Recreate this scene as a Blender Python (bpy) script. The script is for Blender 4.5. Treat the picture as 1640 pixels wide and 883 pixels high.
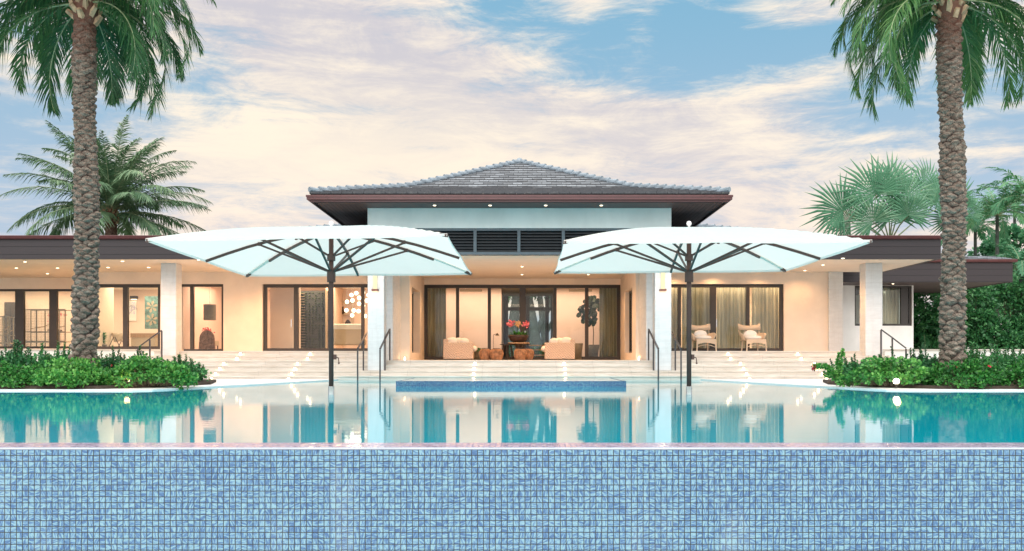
import bpy, math, random
import numpy as np
from mathutils import Vector, Matrix
PI = math.pi; R = math.radians
random.seed(7); rng = np.random.default_rng(7)
SC = bpy.context.scene; COL = SC.collection
for o in list(bpy.data.objects): bpy.data.objects.remove(o)

# ------------------------------------------------------------------ camera
cam = bpy.data.cameras.new('camera'); camo = bpy.data.objects.new('camera', cam); COL.objects.link(camo)
camo.location = (0, 0, .72); camo.rotation_euler = (R(90), 0, 0)
cam.sensor_width = 36; cam.lens = 36*1440/1640; cam.shift_x = -12/1640; cam.shift_y = 131.5/1640
cam.clip_start = .1; cam.clip_end = 6000
SC.camera = camo
SC.view_settings.view_transform = 'Standard'; SC.view_settings.look = 'None'
SC.view_settings.exposure = 0.10; SC.view_settings.gamma = 1
SC.cycles.max_bounces = 8; SC.cycles.transparent_max_bounces = 12; SC.cycles.use_denoising = True
SC.cycles.sample_clamp_indirect = 6; SC.cycles.use_light_tree = True
SC.cycles.caustics_reflective = False; SC.cycles.caustics_refractive = False
SC.cycles.diffuse_bounces = 4; SC.cycles.glossy_bounces = 4; SC.cycles.transmission_bounces = 6

def px(x, d): return (x-832)*d/1440
def pz(y, d): return .72+(573-y)*d/1440
def lin(r, g, b):
    f = lambda c: c/12.92 if c <= .04045 else ((c+.055)/1.055)**2.4
    return (f(r), f(g), f(b))

# ------------------------------------------------------------------ node helper
class NT:
    def __init__(s, tree): s.t = tree; s.n = tree.nodes; s.l = tree.links
    def new(s, typ, **kw):
        nd = s.n.new(typ)
        for k, v in kw.items(): setattr(nd, k, v)
        return nd
    def put(s, sock, v):
        if v is None: return
        if hasattr(v, 'is_output'): s.l.new(v, sock)
        else:
            if hasattr(sock.default_value, '__len__'):
                L = len(sock.default_value)
                if not hasattr(v, '__len__'): v = (v,)*L
                v = tuple(v)
                if len(v) < L: v = v+(1,)
            sock.default_value = v
    def math(s, op, a, b=None, c=None, clamp=False):
        nd = s.new('ShaderNodeMath', operation=op, use_clamp=clamp)
        s.put(nd.inputs[0], a); s.put(nd.inputs[1], b); s.put(nd.inputs[2], c)
        return nd.outputs[0]
    def comb(s, x, y, z):
        nd = s.new('ShaderNodeCombineXYZ')
        for i, v in enumerate((x, y, z)): s.put(nd.inputs[i], v)
        return nd.outputs[0]
    def sep(s, v):
        nd = s.new('ShaderNodeSeparateXYZ'); s.put(nd.inputs[0], v); return nd.outputs
    def mapping(s, v, scale=(1,1,1), rot=(0,0,0), loc=(0,0,0)):
        nd = s.new('ShaderNodeMapping'); s.put(nd.inputs[0], v)
        nd.inputs['Scale'].default_value = scale; nd.inputs['Rotation'].default_value = rot; nd.inputs['Location'].default_value = loc
        return nd.outputs[0]
    def noise(s, v, scale=1, detail=4, rough=.55, dist=0, out=0):
        nd = s.new('ShaderNodeTexNoise'); s.put(nd.inputs['Vector'], v)
        nd.inputs['Scale'].default_value = scale; nd.inputs['Detail'].default_value = detail
        nd.inputs['Roughness'].default_value = rough; nd.inputs['Distortion'].default_value = dist
        return nd.outputs[out]
    def mix(s, f, a, b, blend='MIX', clamp=True):
        nd = s.new('ShaderNodeMix', data_type='RGBA', blend_type=blend, clamp_factor=clamp)
        s.put(nd.inputs[0], f); s.put(nd.inputs[6], a); s.put(nd.inputs[7], b)
        return nd.outputs[2]
    def smooth(s, v, a, b, to0=0, to1=1):
        nd = s.new('ShaderNodeMapRange', interpolation_type='SMOOTHSTEP'); s.put(nd.inputs[0], v)
        for i, q in enumerate((a, b, to0, to1)): nd.inputs[i+1].default_value = q
        return nd.outputs[0]
    def ramp(s, v, stops):
        nd = s.new('ShaderNodeValToRGB'); s.put(nd.inputs[0], v)
        el = nd.color_ramp.elements
        while len(el) < len(stops): el.new(.5)
        for e, (p, c) in zip(el, stops): e.position = p; e.color = tuple(c)+(1,)
        return nd.outputs[0]
    def bump(s, h, strength=.3, dist=.01):
        nd = s.new('ShaderNodeBump'); s.put(nd.inputs['Height'], h)
        nd.inputs['Strength'].default_value = strength; nd.inputs['Distance'].default_value = dist
        return nd.outputs[0]
    def white(s, v, out=1):
        nd = s.new('ShaderNodeTexWhiteNoise', noise_dimensions='3D'); s.put(nd.inputs[0], v); return nd.outputs[out]

# ------------------------------------------------------------------ world: dusk sky with streaked clouds
w = bpy.data.worlds.new('World'); SC.world = w; w.use_nodes = True
T = NT(w.node_tree); T.n.clear()
tc = T.new('ShaderNodeTexCoord').outputs['Generated']
X, Y, Z = T.sep(tc)
az = T.math('ARCTAN2', X, T.math('ABSOLUTE', Y))
hyp = T.math('SQRT', T.math('ADD', T.math('MULTIPLY', X, X), T.math('MULTIPLY', Y, Y)))
el = T.math('ARCTAN2', Z, hyp)
def A(x): return math.atan((x-832)/1440)
def E(x, y): return math.atan((573-y)/math.hypot(1440, x-832))
p0 = T.comb(az, el, 0)
warp = T.noise(T.mapping(p0, (3, 5, 1)), 1, 3, out=1)
nd = T.new('ShaderNodeVectorMath', operation='MULTIPLY_ADD'); T.put(nd.inputs[0], warp); nd.inputs[1].default_value = (.08, .035, 0); T.put(nd.inputs[2], p0)
p1 = nd.outputs[0]
n1 = T.noise(T.mapping(p1, (2.2, 11, 1), (0, 0, R(13)), (.3, 1.7, 0)), 1, 9, .62, .4)
n2 = T.noise(T.mapping(p1, (8, 26, 1), (0, 0, R(16)), (4, 2, 0)), 1, 9, .72, .6)
n3 = T.noise(T.mapping(p1, (1.8, 7, 1), (0, 0, R(-6)), (7.2, 3.1, 0)), 1, 6, .55, .4)
def gauss(x, y, sx, sy, rot=0):
    a0, e0 = A(x), E(x, y); sx /= 1440; sy /= 1440
    dx = T.math('SUBTRACT', az, a0); dy = T.math('SUBTRACT', el, e0)
    c, s_ = math.cos(R(rot)), math.sin(R(rot))
    u = T.math('ADD', T.math('MULTIPLY', dx, c/sx), T.math('MULTIPLY', dy, s_/sx))
    v = T.math('ADD', T.math('MULTIPLY', dx, -s_/sy), T.math('MULTIPLY', dy, c/sy))
    q = T.math('ADD', T.math('MULTIPLY', u, u), T.math('MULTIPLY', v, v))
    return T.math('EXPONENT', T.math('MULTIPLY', q, -1))
cov = T.math('ADD', T.math('MULTIPLY', n1, 1.05), T.math('MULTIPLY', n2, .9))
for (x, y, sx, sy, rt, wt) in ((1110, 60, 300, 70, -14, -.30), (400, 60, 260, 30, -14, -.12), (1610, 230, 170, 110, 0, -.22), (1480, 90, 260, 60, 6, .06), (30, 300, 170, 110, 0, -.30), (480, 30, 500, 70, 0, .10),
                               (790, 0, 120, 45, 0, -.20), (1400, 170, 120, 60, 0, -.10), (340, 95, 90, 22, -10, -.12),
                               (540, 100, 240, 95, -18, .24), (935, 8, 60, 28, 0, .34), (1025, 45, 45, 45, 30, .26), (1270, 22, 90, 22, 0, .36),
                               (1290, 125, 110, 22, 8, .26), (1020, 190, 240, 45, -14, .22), (830, 290, 900, 110, 0, .20)):
    cov = T.math('MULTIPLY_ADD', gauss(x, y, sx, sy, rt), wt, cov)
n4 = T.noise(T.mapping(p1, (5, 34, 1), (0, 0, R(11)), (9, 5, 0)), 1, 9, .66, .5)
cov = T.math('MULTIPLY_ADD', T.math('SUBTRACT', n4, .5), .55, cov)
mask = T.smooth(cov, .74, 1.16)
blue = T.mix(T.smooth(el, .05, .42), lin(.77, .83, .91), lin(.54, .76, .88))
sky = T.new('ShaderNodeTexSky', sky_type='NISHITA', sun_disc=False, sun_elevation=R(38), sun_rotation=R(190), air_density=1.2, dust_density=1.5)
nish = T.mix(1, sky.outputs[0], (.055, .055, .055), 'MULTIPLY')
blue = T.mix(.22, blue, nish)
cl = T.mix(T.smooth(T.math('ADD', T.math('MULTIPLY', n3, .7), T.math('ADD', T.math('MULTIPLY', n2, .5), T.math('MULTIPLY', n4, .45))), .68, .94), lin(.80, .79, .82), lin(.99, .94, .87))
cl = T.mix(T.math('MULTIPLY', gauss(580, 250, 330, 90), .75), cl, lin(1, .945, .86))
cl = T.mix(T.math('MULTIPLY', T.smooth(T.math('SUBTRACT', 0, el), -.26, -.04), .65), cl, lin(.985, .90, .85))
skyc = T.mix(mask, blue, cl)
skyc = T.mix(T.smooth(el, .50, .85), skyc, (1.55, 1.50, 1.46))
# sky brightened overhead and behind the viewer, added fill for canopies and facade
back = T.smooth(T.math('SUBTRACT', 0, Y), -.1, .8, 1, 2.1)
skyc2 = T.new('ShaderNodeVectorMath', operation='SCALE'); T.put(skyc2.inputs[0], skyc); T.put(skyc2.inputs['Scale'], back)
bg = T.new('ShaderNodeBackground'); T.put(bg.inputs[0], skyc2.outputs[0]); bg.inputs[1].default_value = 1.0
wo = T.new('ShaderNodeOutputWorld'); T.l.new(bg.outputs[0], wo.inputs[0])

# ------------------------------------------------------------------ sun (veiled, soft)
sl = bpy.data.lights.new('sun', 'SUN'); so = bpy.data.objects.new('sun', sl); COL.objects.link(so)
sl.energy = 1.35; sl.angle = R(35); sl.color = (1, .97, .93)
so.rotation_euler = (R(60), 0, R(-8))

# ------------------------------------------------------------------ materials
MATS = {}
def material(name):
    m = bpy.data.materials.new(name); m.use_nodes = True; t = NT(m.node_tree)
    b = t.n['Principled BSDF']; MATS[name] = m
    return m, t, b
def simple(name, col, rough=.6, var=.12, nscale=6, bump=.0, bscale=60, bdist=.004, metallic=0, spec=.5, coat=0, stretch=(1,1,1)):
    m, t, b = material(name)
    oc = t.new('ShaderNodeTexCoord').outputs['Object']
    v = t.mapping(oc, stretch)
    n = t.noise(v, nscale, 5, .6)
    c1 = tuple(c*(1-var) for c in col); c2 = tuple(min(1, c*(1+var)) for c in col)
    t.put(b.inputs['Base Color'], t.mix(t.smooth(n, .3, .7), c1, c2))
    b.inputs['Roughness'].default_value = rough; b.inputs['Metallic'].default_value = metallic
    b.inputs['Specular IOR Level'].default_value = spec; b.inputs['Coat Weight'].default_value = coat
    if bump: t.put(b.inputs['Normal'], t.bump(t.noise(v, bscale, 4, .6), bump, bdist))
    return m
def grid_line(t, v, pitch, width):            # 1 on the joint lines
    f = t.math('FRACT', t.math('DIVIDE', v, pitch))
    d = t.math('MINIMUM', f, t.math('SUBTRACT', 1, f))
    return t.smooth(d, width/pitch*.35, width/pitch*.6, 1, 0)

def stone_mat(name, col, jx, jz, jcol, rough=.55, var=.06):
    m, t, b = material(name)
    oc = t.new('ShaderNodeTexCoord').outputs['Object']; x, y, z = t.sep(oc)
    n = t.noise(t.mapping(oc, (1, 1, 3)), 2.5, 6, .62); n2 = t.noise(oc, 40, 3, .6)
    c = t.mix(t.smooth(n, .3, .7), tuple(k*(1-var) for k in col), tuple(min(1, k*(1+var)) for k in col))
    c = t.mix(t.math('MULTIPLY', t.smooth(n2, .55, .75), .12), c, jcol)
    if jz:
        row = t.math('FLOOR', t.math('DIVIDE', z, jz))
        xs = t.math('ADD', t.math('ADD', x, y), t.math('MULTIPLY', t.math('MODULO', row, 2), jx*.5))
        ln = t.math('MAXIMUM', grid_line(t, z, jz, .012), grid_line(t, xs, jx, .012))
        c = t.mix(t.math('MULTIPLY', ln, .45), c, jcol)
        wv = t.white(t.comb(t.math('FLOOR', t.math('DIVIDE', xs, jx)), row, 0), 0)
        c = t.mix(t.math('MULTIPLY', wv, .10), c, jcol)
    wet = t.smooth(t.noise(t.mapping(oc, (3, 3, .35)), 2, 5, .65), .48, .72)
    c = t.mix(t.math('MULTIPLY', wet, .16), c, (.42, .40, .36))
    t.put(b.inputs['Base Color'], c); b.inputs['Roughness'].default_value = rough
    t.put(b.inputs['Normal'], t.bump(n2, .35, .005))
    return m
M_COL = stone_mat('pale_stone', (.66, .67, .67), .9, .42, (.55, .53, .50))
M_WALL = simple('stucco', (.82, .71, .60), .8, .055, 1.1, .5, 60, .006)
M_WWALL = simple('white_render', (.86, .84, .80), .8, .06, 1.2, .4, 60, .006, stretch=(1, 1, .5))
M_CEIL = simple('ceiling_plaster', (.84, .75, .66), .8, .02, 1.5)
M_IN = simple('interior_plaster', (.82, .66, .58), .8, .03, 1.5)
# travertine steps
m, t, b = material('travertine'); M_TRAV = m
oc = t.new('ShaderNodeTexCoord').outputs['Object']; x, y, z = t.sep(oc)
n = t.noise(t.mapping(oc, (.7, 2, 9)), 2.2, 7, .62, .6); n2 = t.noise(t.mapping(oc, (6, 6, 30)), 4, 5, .7)
blot = t.noise(t.mapping(oc, (.6, 1, 2)), 1.3, 5, .6)
c = t.ramp(n, ((.25, (.48, .42, .35)), (.48, (.62, .56, .485)), (.7, (.73, .675, .61))))
speck = t.math('MULTIPLY', t.smooth(n2, .56, .66), t.smooth(blot, .42, .62))
c = t.mix(t.math('MULTIPLY', speck, .55), c, (.30, .27, .24))
c = t.mix(t.math('MULTIPLY', grid_line(t, x, 1.22, .012), .5), c, (.35, .32, .28))
t.put(b.inputs['Base Color'], c); b.inputs['Roughness'].default_value = .5
t.put(b.inputs['Normal'], t.bump(n2, .3, .004))
# dark plank wood
def plank(name, col, pitch, axis='z', rough=.55):
    m, t, b = material(name)
    oc = t.new('ShaderNodeTexCoord').outputs['Object']; s = t.sep(oc); q = s['xyz'.index(axis)]
    cell = t.math('FLOOR', t.math('DIVIDE', q, pitch))
    st = {'z': (1, 1, 30), 'x': (30, 1, 1), 'y': (1, 30, 1)}[axis]
    n = t.noise(t.mapping(oc, st), .8, 4, .6)
    wv = t.white(t.comb(cell, 1, 2), 0)
    f = t.math('ADD', t.math('MULTIPLY', n, .5), t.math('MULTIPLY', wv, .5))
    c = t.mix(f, tuple(k*.7 for k in col), tuple(k*1.35 for k in col))
    ln = grid_line(t, q, pitch, .02)
    c = t.mix(ln, c, tuple(k*.25 for k in col))
    t.put(b.inputs['Base Color'], c); b.inputs['Roughness'].default_value = rough
    t.put(b.inputs['Normal'], t.bump(t.math('SUBTRACT', 1, ln), .6, .01))
    return m
M_FASC = plank('dark_planks', (.030, .021, .023), .262)
M_SOFF = plank('dark_soffit', (.085, .06, .062), .14, 'x')
M_SOFFY = plank('dark_soffit_side', (.085, .06, .062), .14, 'y')
M_GUT = simple('maroon_gutter', (.11, .035, .035), .35, .1)
M_FRAME = simple('bronze_frame', (.040, .032, .026), .4, .1)
M_LOUV = simple('slate_metal', (.075, .105, .125), .45, .08)
M_SLAT = simple('dark_slats', (.035, .04, .045), .5, .1)
M_BRONZE = simple('umbrella_metal', (.12, .06, .048), .45, .1, spec=.3)
M_RAIL = simple('rail_metal', (.045, .04, .042), .4, .1)
M_STEEL = simple('steel', (.6, .6, .6), .25, .05, metallic=.9)
M_WHITE = simple('white_plastic', (.85, .85, .85), .4, .02)
M_DECK = simple('white_deck', (.84, .83, .81), .6, .04, 8, .1, 120, .002)
M_SOIL = simple('soil', (.05, .035, .025), .9, .3, 12, .5, 30, .02)
M_GROUND = simple('lawn_ground', (.10, .12, .06), .95, .3, 3, .5, 20, .03)
M_DARK = simple('dark_wood', (.05, .035, .028), .5, .2, 5, stretch=(1, 1, 6))
M_WOOD = simple('light_wood', (.42, .27, .16), .5, .2, 4, stretch=(6, 1, 1))
M_LINEN = simple('white_linen', (.85, .82, .77), .85, .04, 8, .3, 40, .01)
M_BEIGE = simple('beige_fabric', (.55, .45, .34), .9, .06, 20, .2, 200, .002)
M_PINK = simple('pink_petals', (.85, .22, .28), .6, .3, 40)
M_PEACH = simple('peach_petals', (.9, .55, .30), .6, .3, 40)
M_RED = simple('red_petals', (.55, .03, .05), .6, .3, 40)
M_POT = simple('grey_pot', (.16, .15, .12), .6, .15, 6)
M_BOWL = simple('brown_bowl', (.06, .035, .03), .45, .15, 6)
M_VENT = simple('vent_metal', (.35, .28, .2), .5, .05)
M_LOG = simple('burnt_log', (.30, .15, .08), .7, .45, 7, .4, 30, .01)
# roof tiles with a per-tile tint; near-black butts paint the shadow between courses
m, t, b = material('slate_tiles'); M_TILE = m
at = t.new('ShaderNodeAttribute', attribute_name='tint').outputs['Fac']
oc = t.new('ShaderNodeTexCoord').outputs['Object']; n = t.noise(oc, 9, 5, .65)
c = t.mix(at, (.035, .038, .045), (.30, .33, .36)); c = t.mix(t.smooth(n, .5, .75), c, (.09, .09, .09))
t.put(b.inputs['Base Color'], c); b.inputs['Roughness'].default_value = .5; t.put(b.inputs['Normal'], t.bump(n, .4, .01))
M_CAP = simple('ridge_caps', (.26, .31, .35), .4, .25, 5)
# wicker
def wicker(name, c1, c2, s):
    m, t, b = material(name)
    oc = t.new('ShaderNodeTexCoord').outputs['Object']; x, y, z = t.sep(oc)
    a = t.math('SINE', t.math('MULTIPLY', t.math('ADD', x, y), s)); q = t.math('SINE', t.math('MULTIPLY', z, s))
    h = t.math('MULTIPLY', a, q); n = t.noise(oc, 30, 3, .6)
    f = t.math('ADD', t.math('MULTIPLY', t.math('ADD', h, 1), .3), t.math('MULTIPLY', n, .45))
    t.put(b.inputs['Base Color'], t.mix(f, c1, c2)); b.inputs['Roughness'].default_value = .6
    t.put(b.inputs['Normal'], t.bump(h, .8, .012))
    return m
M_WICK = wicker('wicker', (.40, .25, .17), (.90, .74, .62), 60)
M_WICK2 = wicker('pale_wicker', (.72, .54, .38), (.92, .77, .60), 160)
# curtain
def curtain_mat(name, c1, c2):
    m, t, b = material(name)
    oc = t.new('ShaderNodeTexCoord').outputs['Object']; n = t.noise(t.mapping(oc, (14, 14, .3)), 1, 4, .6)
    t.put(b.inputs['Base Color'], t.mix(t.smooth(n, .3, .7), c1, c2)); b.inputs['Roughness'].default_value = .9
    return m
M_CURT = curtain_mat('olive_curtain', (.24, .225, .16), (.46, .43, .32))
M_SHEER = curtain_mat('sand_curtain', (.42, .37, .27), (.80, .72, .56))
# glass: clear pane with a fresnel reflection
m = bpy.data.materials.new('glass'); m.use_nodes = True; t = NT(m.node_tree); t.n.clear(); M_GLASS = m
fr = t.new('ShaderNodeFresnel'); fr.inputs[0].default_value = 1.34
tr = t.new('ShaderNodeBsdfTransparent'); tr.inputs[0].default_value = (.95, .97, .95, 1)
gl = t.new('ShaderNodeBsdfGlossy'); gl.inputs['Roughness'].default_value = .01
mx = t.new('ShaderNodeMixShader'); t.l.new(t.math('MULTIPLY_ADD', fr.outputs[0], 1.0, .0), mx.inputs[0])
t.l.new(tr.outputs[0], mx.inputs[1]); t.l.new(gl.outputs[0], mx.inputs[2])
t.l.new(mx.outputs[0], t.new('ShaderNodeOutputMaterial').inputs[0])
# canopy fabric
def fabric(name, col, tr_):
    m = bpy.data.materials.new(name); m.use_nodes = True; t = NT(m.node_tree); t.n.clear()
    oc0 = t.new('ShaderNodeTexCoord').outputs['Object']; bn = t.bump(t.noise(t.mapping(oc0, (1, 1, 1)), 1.6, 5, .6, 1.2), .55, .06)
    d = t.new('ShaderNodeBsdfDiffuse'); t.put(d.inputs['Normal'], bn); tl = t.new('ShaderNodeBsdfTranslucent'); mx = t.new('ShaderNodeMixShader')
    oc = t.new('ShaderNodeTexCoord').outputs['Object']; n = t.noise(oc, 2, 4, .6)
    c = t.mix(n, tuple(k*.95 for k in col), col)
    t.put(d.inputs[0], c); t.put(tl.inputs[0], c); mx.inputs[0].default_value = tr_
    t.l.new(d.outputs[0], mx.inputs[1]); t.l.new(tl.outputs[0], mx.inputs[2])
    t.l.new(mx.outputs[0], t.new('ShaderNodeOutputMaterial').inputs[0]); return m
M_CANV = fabric('canopy_canvas', (.97, .93, .87), .5)
def leafm(name, c1, c2, c3, tr_=.25, rough=.45):
    m, t, b = material(name)
    at = t.new('ShaderNodeAttribute', attribute_name='tint').outputs['Fac']
    oc = t.new('ShaderNodeTexCoord').outputs['Object']; n = t.noise(oc, 1.6, 4, .6)
    oi = t.new('ShaderNodeObjectInfo').outputs['Random']
    f = t.math('ADD', t.math('MULTIPLY', at, .6), t.math('MULTIPLY', n, .5)); f = t.math('ADD', f, t.math('MULTIPLY_ADD', oi, .34, -.17))
    c = t.ramp(f, ((.2, c1), (.55, c2), (.9, c3)))
    t.put(b.inputs['Base Color'], c); b.inputs['Roughness'].default_value = rough
    tl = t.new('ShaderNodeBsdfTranslucent'); t.put(tl.inputs[0], c); mx = t.new('ShaderNodeMixShader'); mx.inputs[0].default_value = tr_
    o = t.n['Material Output']; t.l.new(b.outputs[0], mx.inputs[1]); t.l.new(tl.outputs[0], mx.inputs[2]); t.l.new(mx.outputs[0], o.inputs[0])
    return m
M_FROND = leafm('palm_fronds', (.035, .12, .045), (.10, .26, .08), (.36, .50, .19))
M_FROND2 = leafm('grey_green_fronds', (.09, .19, .10), (.21, .33, .18), (.44, .50, .29))
M_FAN = leafm('fan_leaves', (.045, .16, .085), (.10, .27, .15), (.30, .46, .28), .3)
M_BUSH = leafm('bright_leaves', (.02, .11, .02), (.06, .28, .05), (.24, .55, .12))
M_BUSH2 = leafm('dark_leaves', (.02, .11, .04), (.04, .20, .065), (.10, .34, .10))
M_HEDGE = leafm('hedge_leaves', (.02, .10, .035), (.045, .20, .065), (.13, .36, .11))
M_TROP = leafm('tropical_leaves', (.04, .17, .08), (.09, .30, .14), (.22, .46, .22))
M_FICUS = leafm('ficus_leaves', (.008, .03, .018), (.012, .045, .025), (.03, .07, .03), .05)
M_STEM = simple('stems', (.16, .13, .08), .8, .2)
M_RACH = simple('frond_stalks', (.30, .36, .20), .6, .2, 5)
M_STUB = simple('cut_stubs', (.50, .33, .20), .8, .35, 6, .4, 40, .01)
# palm bark
m, t, b = material('palm_bark'); M_BARK = m
oc = t.new('ShaderNodeTexCoord').outputs['Object']
n = t.noise(t.mapping(oc, (1, 1, 2.5)), 7, 7, .7); n2 = t.noise(t.mapping(oc, (3, 3, 12)), 9, 6, .75)
at = t.new('ShaderNodeAttribute', attribute_name='tint').outputs['Fac']
c = t.ramp(n, ((.28, (.07, .05, .038)), (.5, (.20, .15, .115)), (.72, (.42, .36, .29))))
c = t.mix(t.math('MULTIPLY', t.smooth(n2, .5, .7), .6), c, (.09, .06, .05))
gp = t.new('ShaderNodeAttribute', attribute_name='fibre').outputs['Fac']
c = t.mix(gp, c, (.055, .035, .028))
c = t.mix(at, c, (.20, .075, .045))
t.put(b.inputs['Base Color'], c); b.inputs['Roughness'].default_value = .85
t.put(b.inputs['Normal'], t.bump(t.math('ADD', n, n2), .8, .02))
M_TREEBARK = simple('grey_bark', (.06, .07, .06), .9, .35, 4, .5, 20, .03)
def emis(name, col, st):
    m = bpy.data.materials.new(name); m.use_nodes = True; t = NT(m.node_tree); t.n.clear()
    e = t.new('ShaderNodeEmission'); e.inputs[0].default_value = col+(1,); e.inputs[1].default_value = st
    t.l.new(e.outputs[0], t.new('ShaderNodeOutputMaterial').inputs[0]); return m
M_LED = emis('warm_led', (1, .80, .52), 5.5)
M_BULB = emis('lamp_glow', (1, .84, .50), 1.2)
M_GLOBE = emis('globe_glow', (1, .88, .68), 3.5)
M_FLARE = emis('garden_bulb', (1, .86, .62), 16)

# water
m, t, b = material('pool_water'); M_WATER = m
oc = t.new('ShaderNodeTexCoord').outputs['Object']
n = t.noise(t.mapping(oc, (.55, 1.5, 1)), 1.7, 3, .55, .3); n2 = t.noise(t.mapping(oc, (2.2, 5, 1)), 2.0, 2, .5)
big = t.noise(t.mapping(oc, (.25, .25, 1)), .6, 3)
t.put(b.inputs['Base Color'], t.mix(big, (.0, .36, .49), (.0, .47, .59)))
b.inputs['Roughness'].default_value = .025; b.inputs['IOR'].default_value = 1.33
t.put(b.inputs['Normal'], t.bump(t.math('MULTIPLY_ADD', n2, .35, n), .11, .01))

# mosaic
def mosaic(name, pitch, grout, dark, mid, light, groutc, rough=.18, tintc=None, tintf=0, vertical=True):
    m, t, b = material(name)
    oc = t.new('ShaderNodeTexCoord').outputs['Object']; x, y, z = t.sep(oc)
    v = z if vertical else y
    # hand-set tiles wander a little off the grid
    wob = t.noise(oc, 1.3, 2)
    x = t.math('MULTIPLY_ADD', wob, .008, x); v = t.math('MULTIPLY_ADD', t.noise(t.mapping(oc, (1, 1, 1), loc=(5, 3, 1)), 1.1, 2), .008, v)
    u_ = t.math('DIVIDE', x, pitch); v_ = t.math('DIVIDE', v, pitch)
    cu = t.math('FLOOR', u_); cv = t.math('FLOOR', v_)
    fu = t.math('SUBTRACT', t.math('FRACT', u_), .5); fv = t.math('SUBTRACT', t.math('FRACT', v_), .5)
    cell = t.comb(cu, cv, 3)
    r1, r2, r3 = t.sep(t.white(cell, 1))
    quarter = t.math('GREATER_THAN', r1, .5)
    ang = t.math('ADD', t.math('MULTIPLY', quarter, PI/2), t.math('MULTIPLY', t.math('SUBTRACT', r2, .5), 1.0))
    ca = t.math('COSINE', ang); sa = t.math('SINE', ang)
    ru = t.math('SUBTRACT', t.math('MULTIPLY', fu, ca), t.math('MULTIPLY', fv, sa))
    rv = t.math('ADD', t.math('MULTIPLY', fu, sa), t.math('MULTIPLY', fv, ca))
    sv = t.comb(t.math('MULTIPLY_ADD', r3, 37, t.math('MULTIPLY', ru, 4.2)), t.math('MULTIPLY_ADD', r2, 53, t.math('MULTIPLY', rv, .8)), t.math('MULTIPLY', r1, 11))
    s = t.smooth(t.noise(sv, 1, 3, .5, .3), .3, .7, .18, .82)
    band = t.math('MULTIPLY_ADD', t.math('SUBTRACT', r3, .5), .16, s)
    patch = t.noise(oc, .9, 3)
    band = t.math('MULTIPLY_ADD', t.math('SUBTRACT', patch, .5), .25, band)
    c = t.ramp(band, ((.22, dark), (.46, mid), (.72, light)))
    d = t.math('MAXIMUM', t.math('ABSOLUTE', fu), t.math('ABSOLUTE', fv))
    g = t.smooth(d, .5-grout/pitch*.75, .5-grout/pitch*.35)
    c = t.mix(g, c, groutc)
    if tintc: c = t.mix(tintf, c, tintc)
    lime = t.smooth(t.noise(t.mapping(oc, (1.6, 1, .5)), 1.2, 6, .7), .52, .75)
    c = t.mix(t.math('MULTIPLY', lime, .16), c, (.42, .48, .50))
    t.put(b.inputs['Base Color'], c)
    t.put(b.inputs['Roughness'], t.math('MULTIPLY_ADD', g, .6, t.math('MULTIPLY_ADD', r2, .22, rough-.08)))
    tiltx = t.math('MULTIPLY', fu, t.math('SUBTRACT', r1, .5)); tilty = t.math('MULTIPLY', fv, t.math('SUBTRACT', r3, .5))
    h = t.math('SUBTRACT', t.math('ADD', tiltx, tilty), t.math('MULTIPLY', g, 1.0))
    t.put(b.inputs['Normal'], t.bump(h, .5, .002))
    return m
M_MOS = mosaic('pool_mosaic', .0470, .0058, (.044, .115, .245), (.090, .200, .335), (.185, .345, .42), (.028, .034, .032))
M_SPA = mosaic('spa_mosaic', .034, .004, (.02, .08, .24), (.05, .17, .36), (.18, .36, .48), (.09, .14, .18))
M_WEIR = mosaic('weir_mosaic', .0470, .0045, (.30, .25, .42), (.46, .38, .52), (.66, .58, .66), (.16, .13, .22), .12, vertical=False)
M_LIP = simple('wet_lip', (.45, .50, .60), .12, .08, 5)

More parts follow.
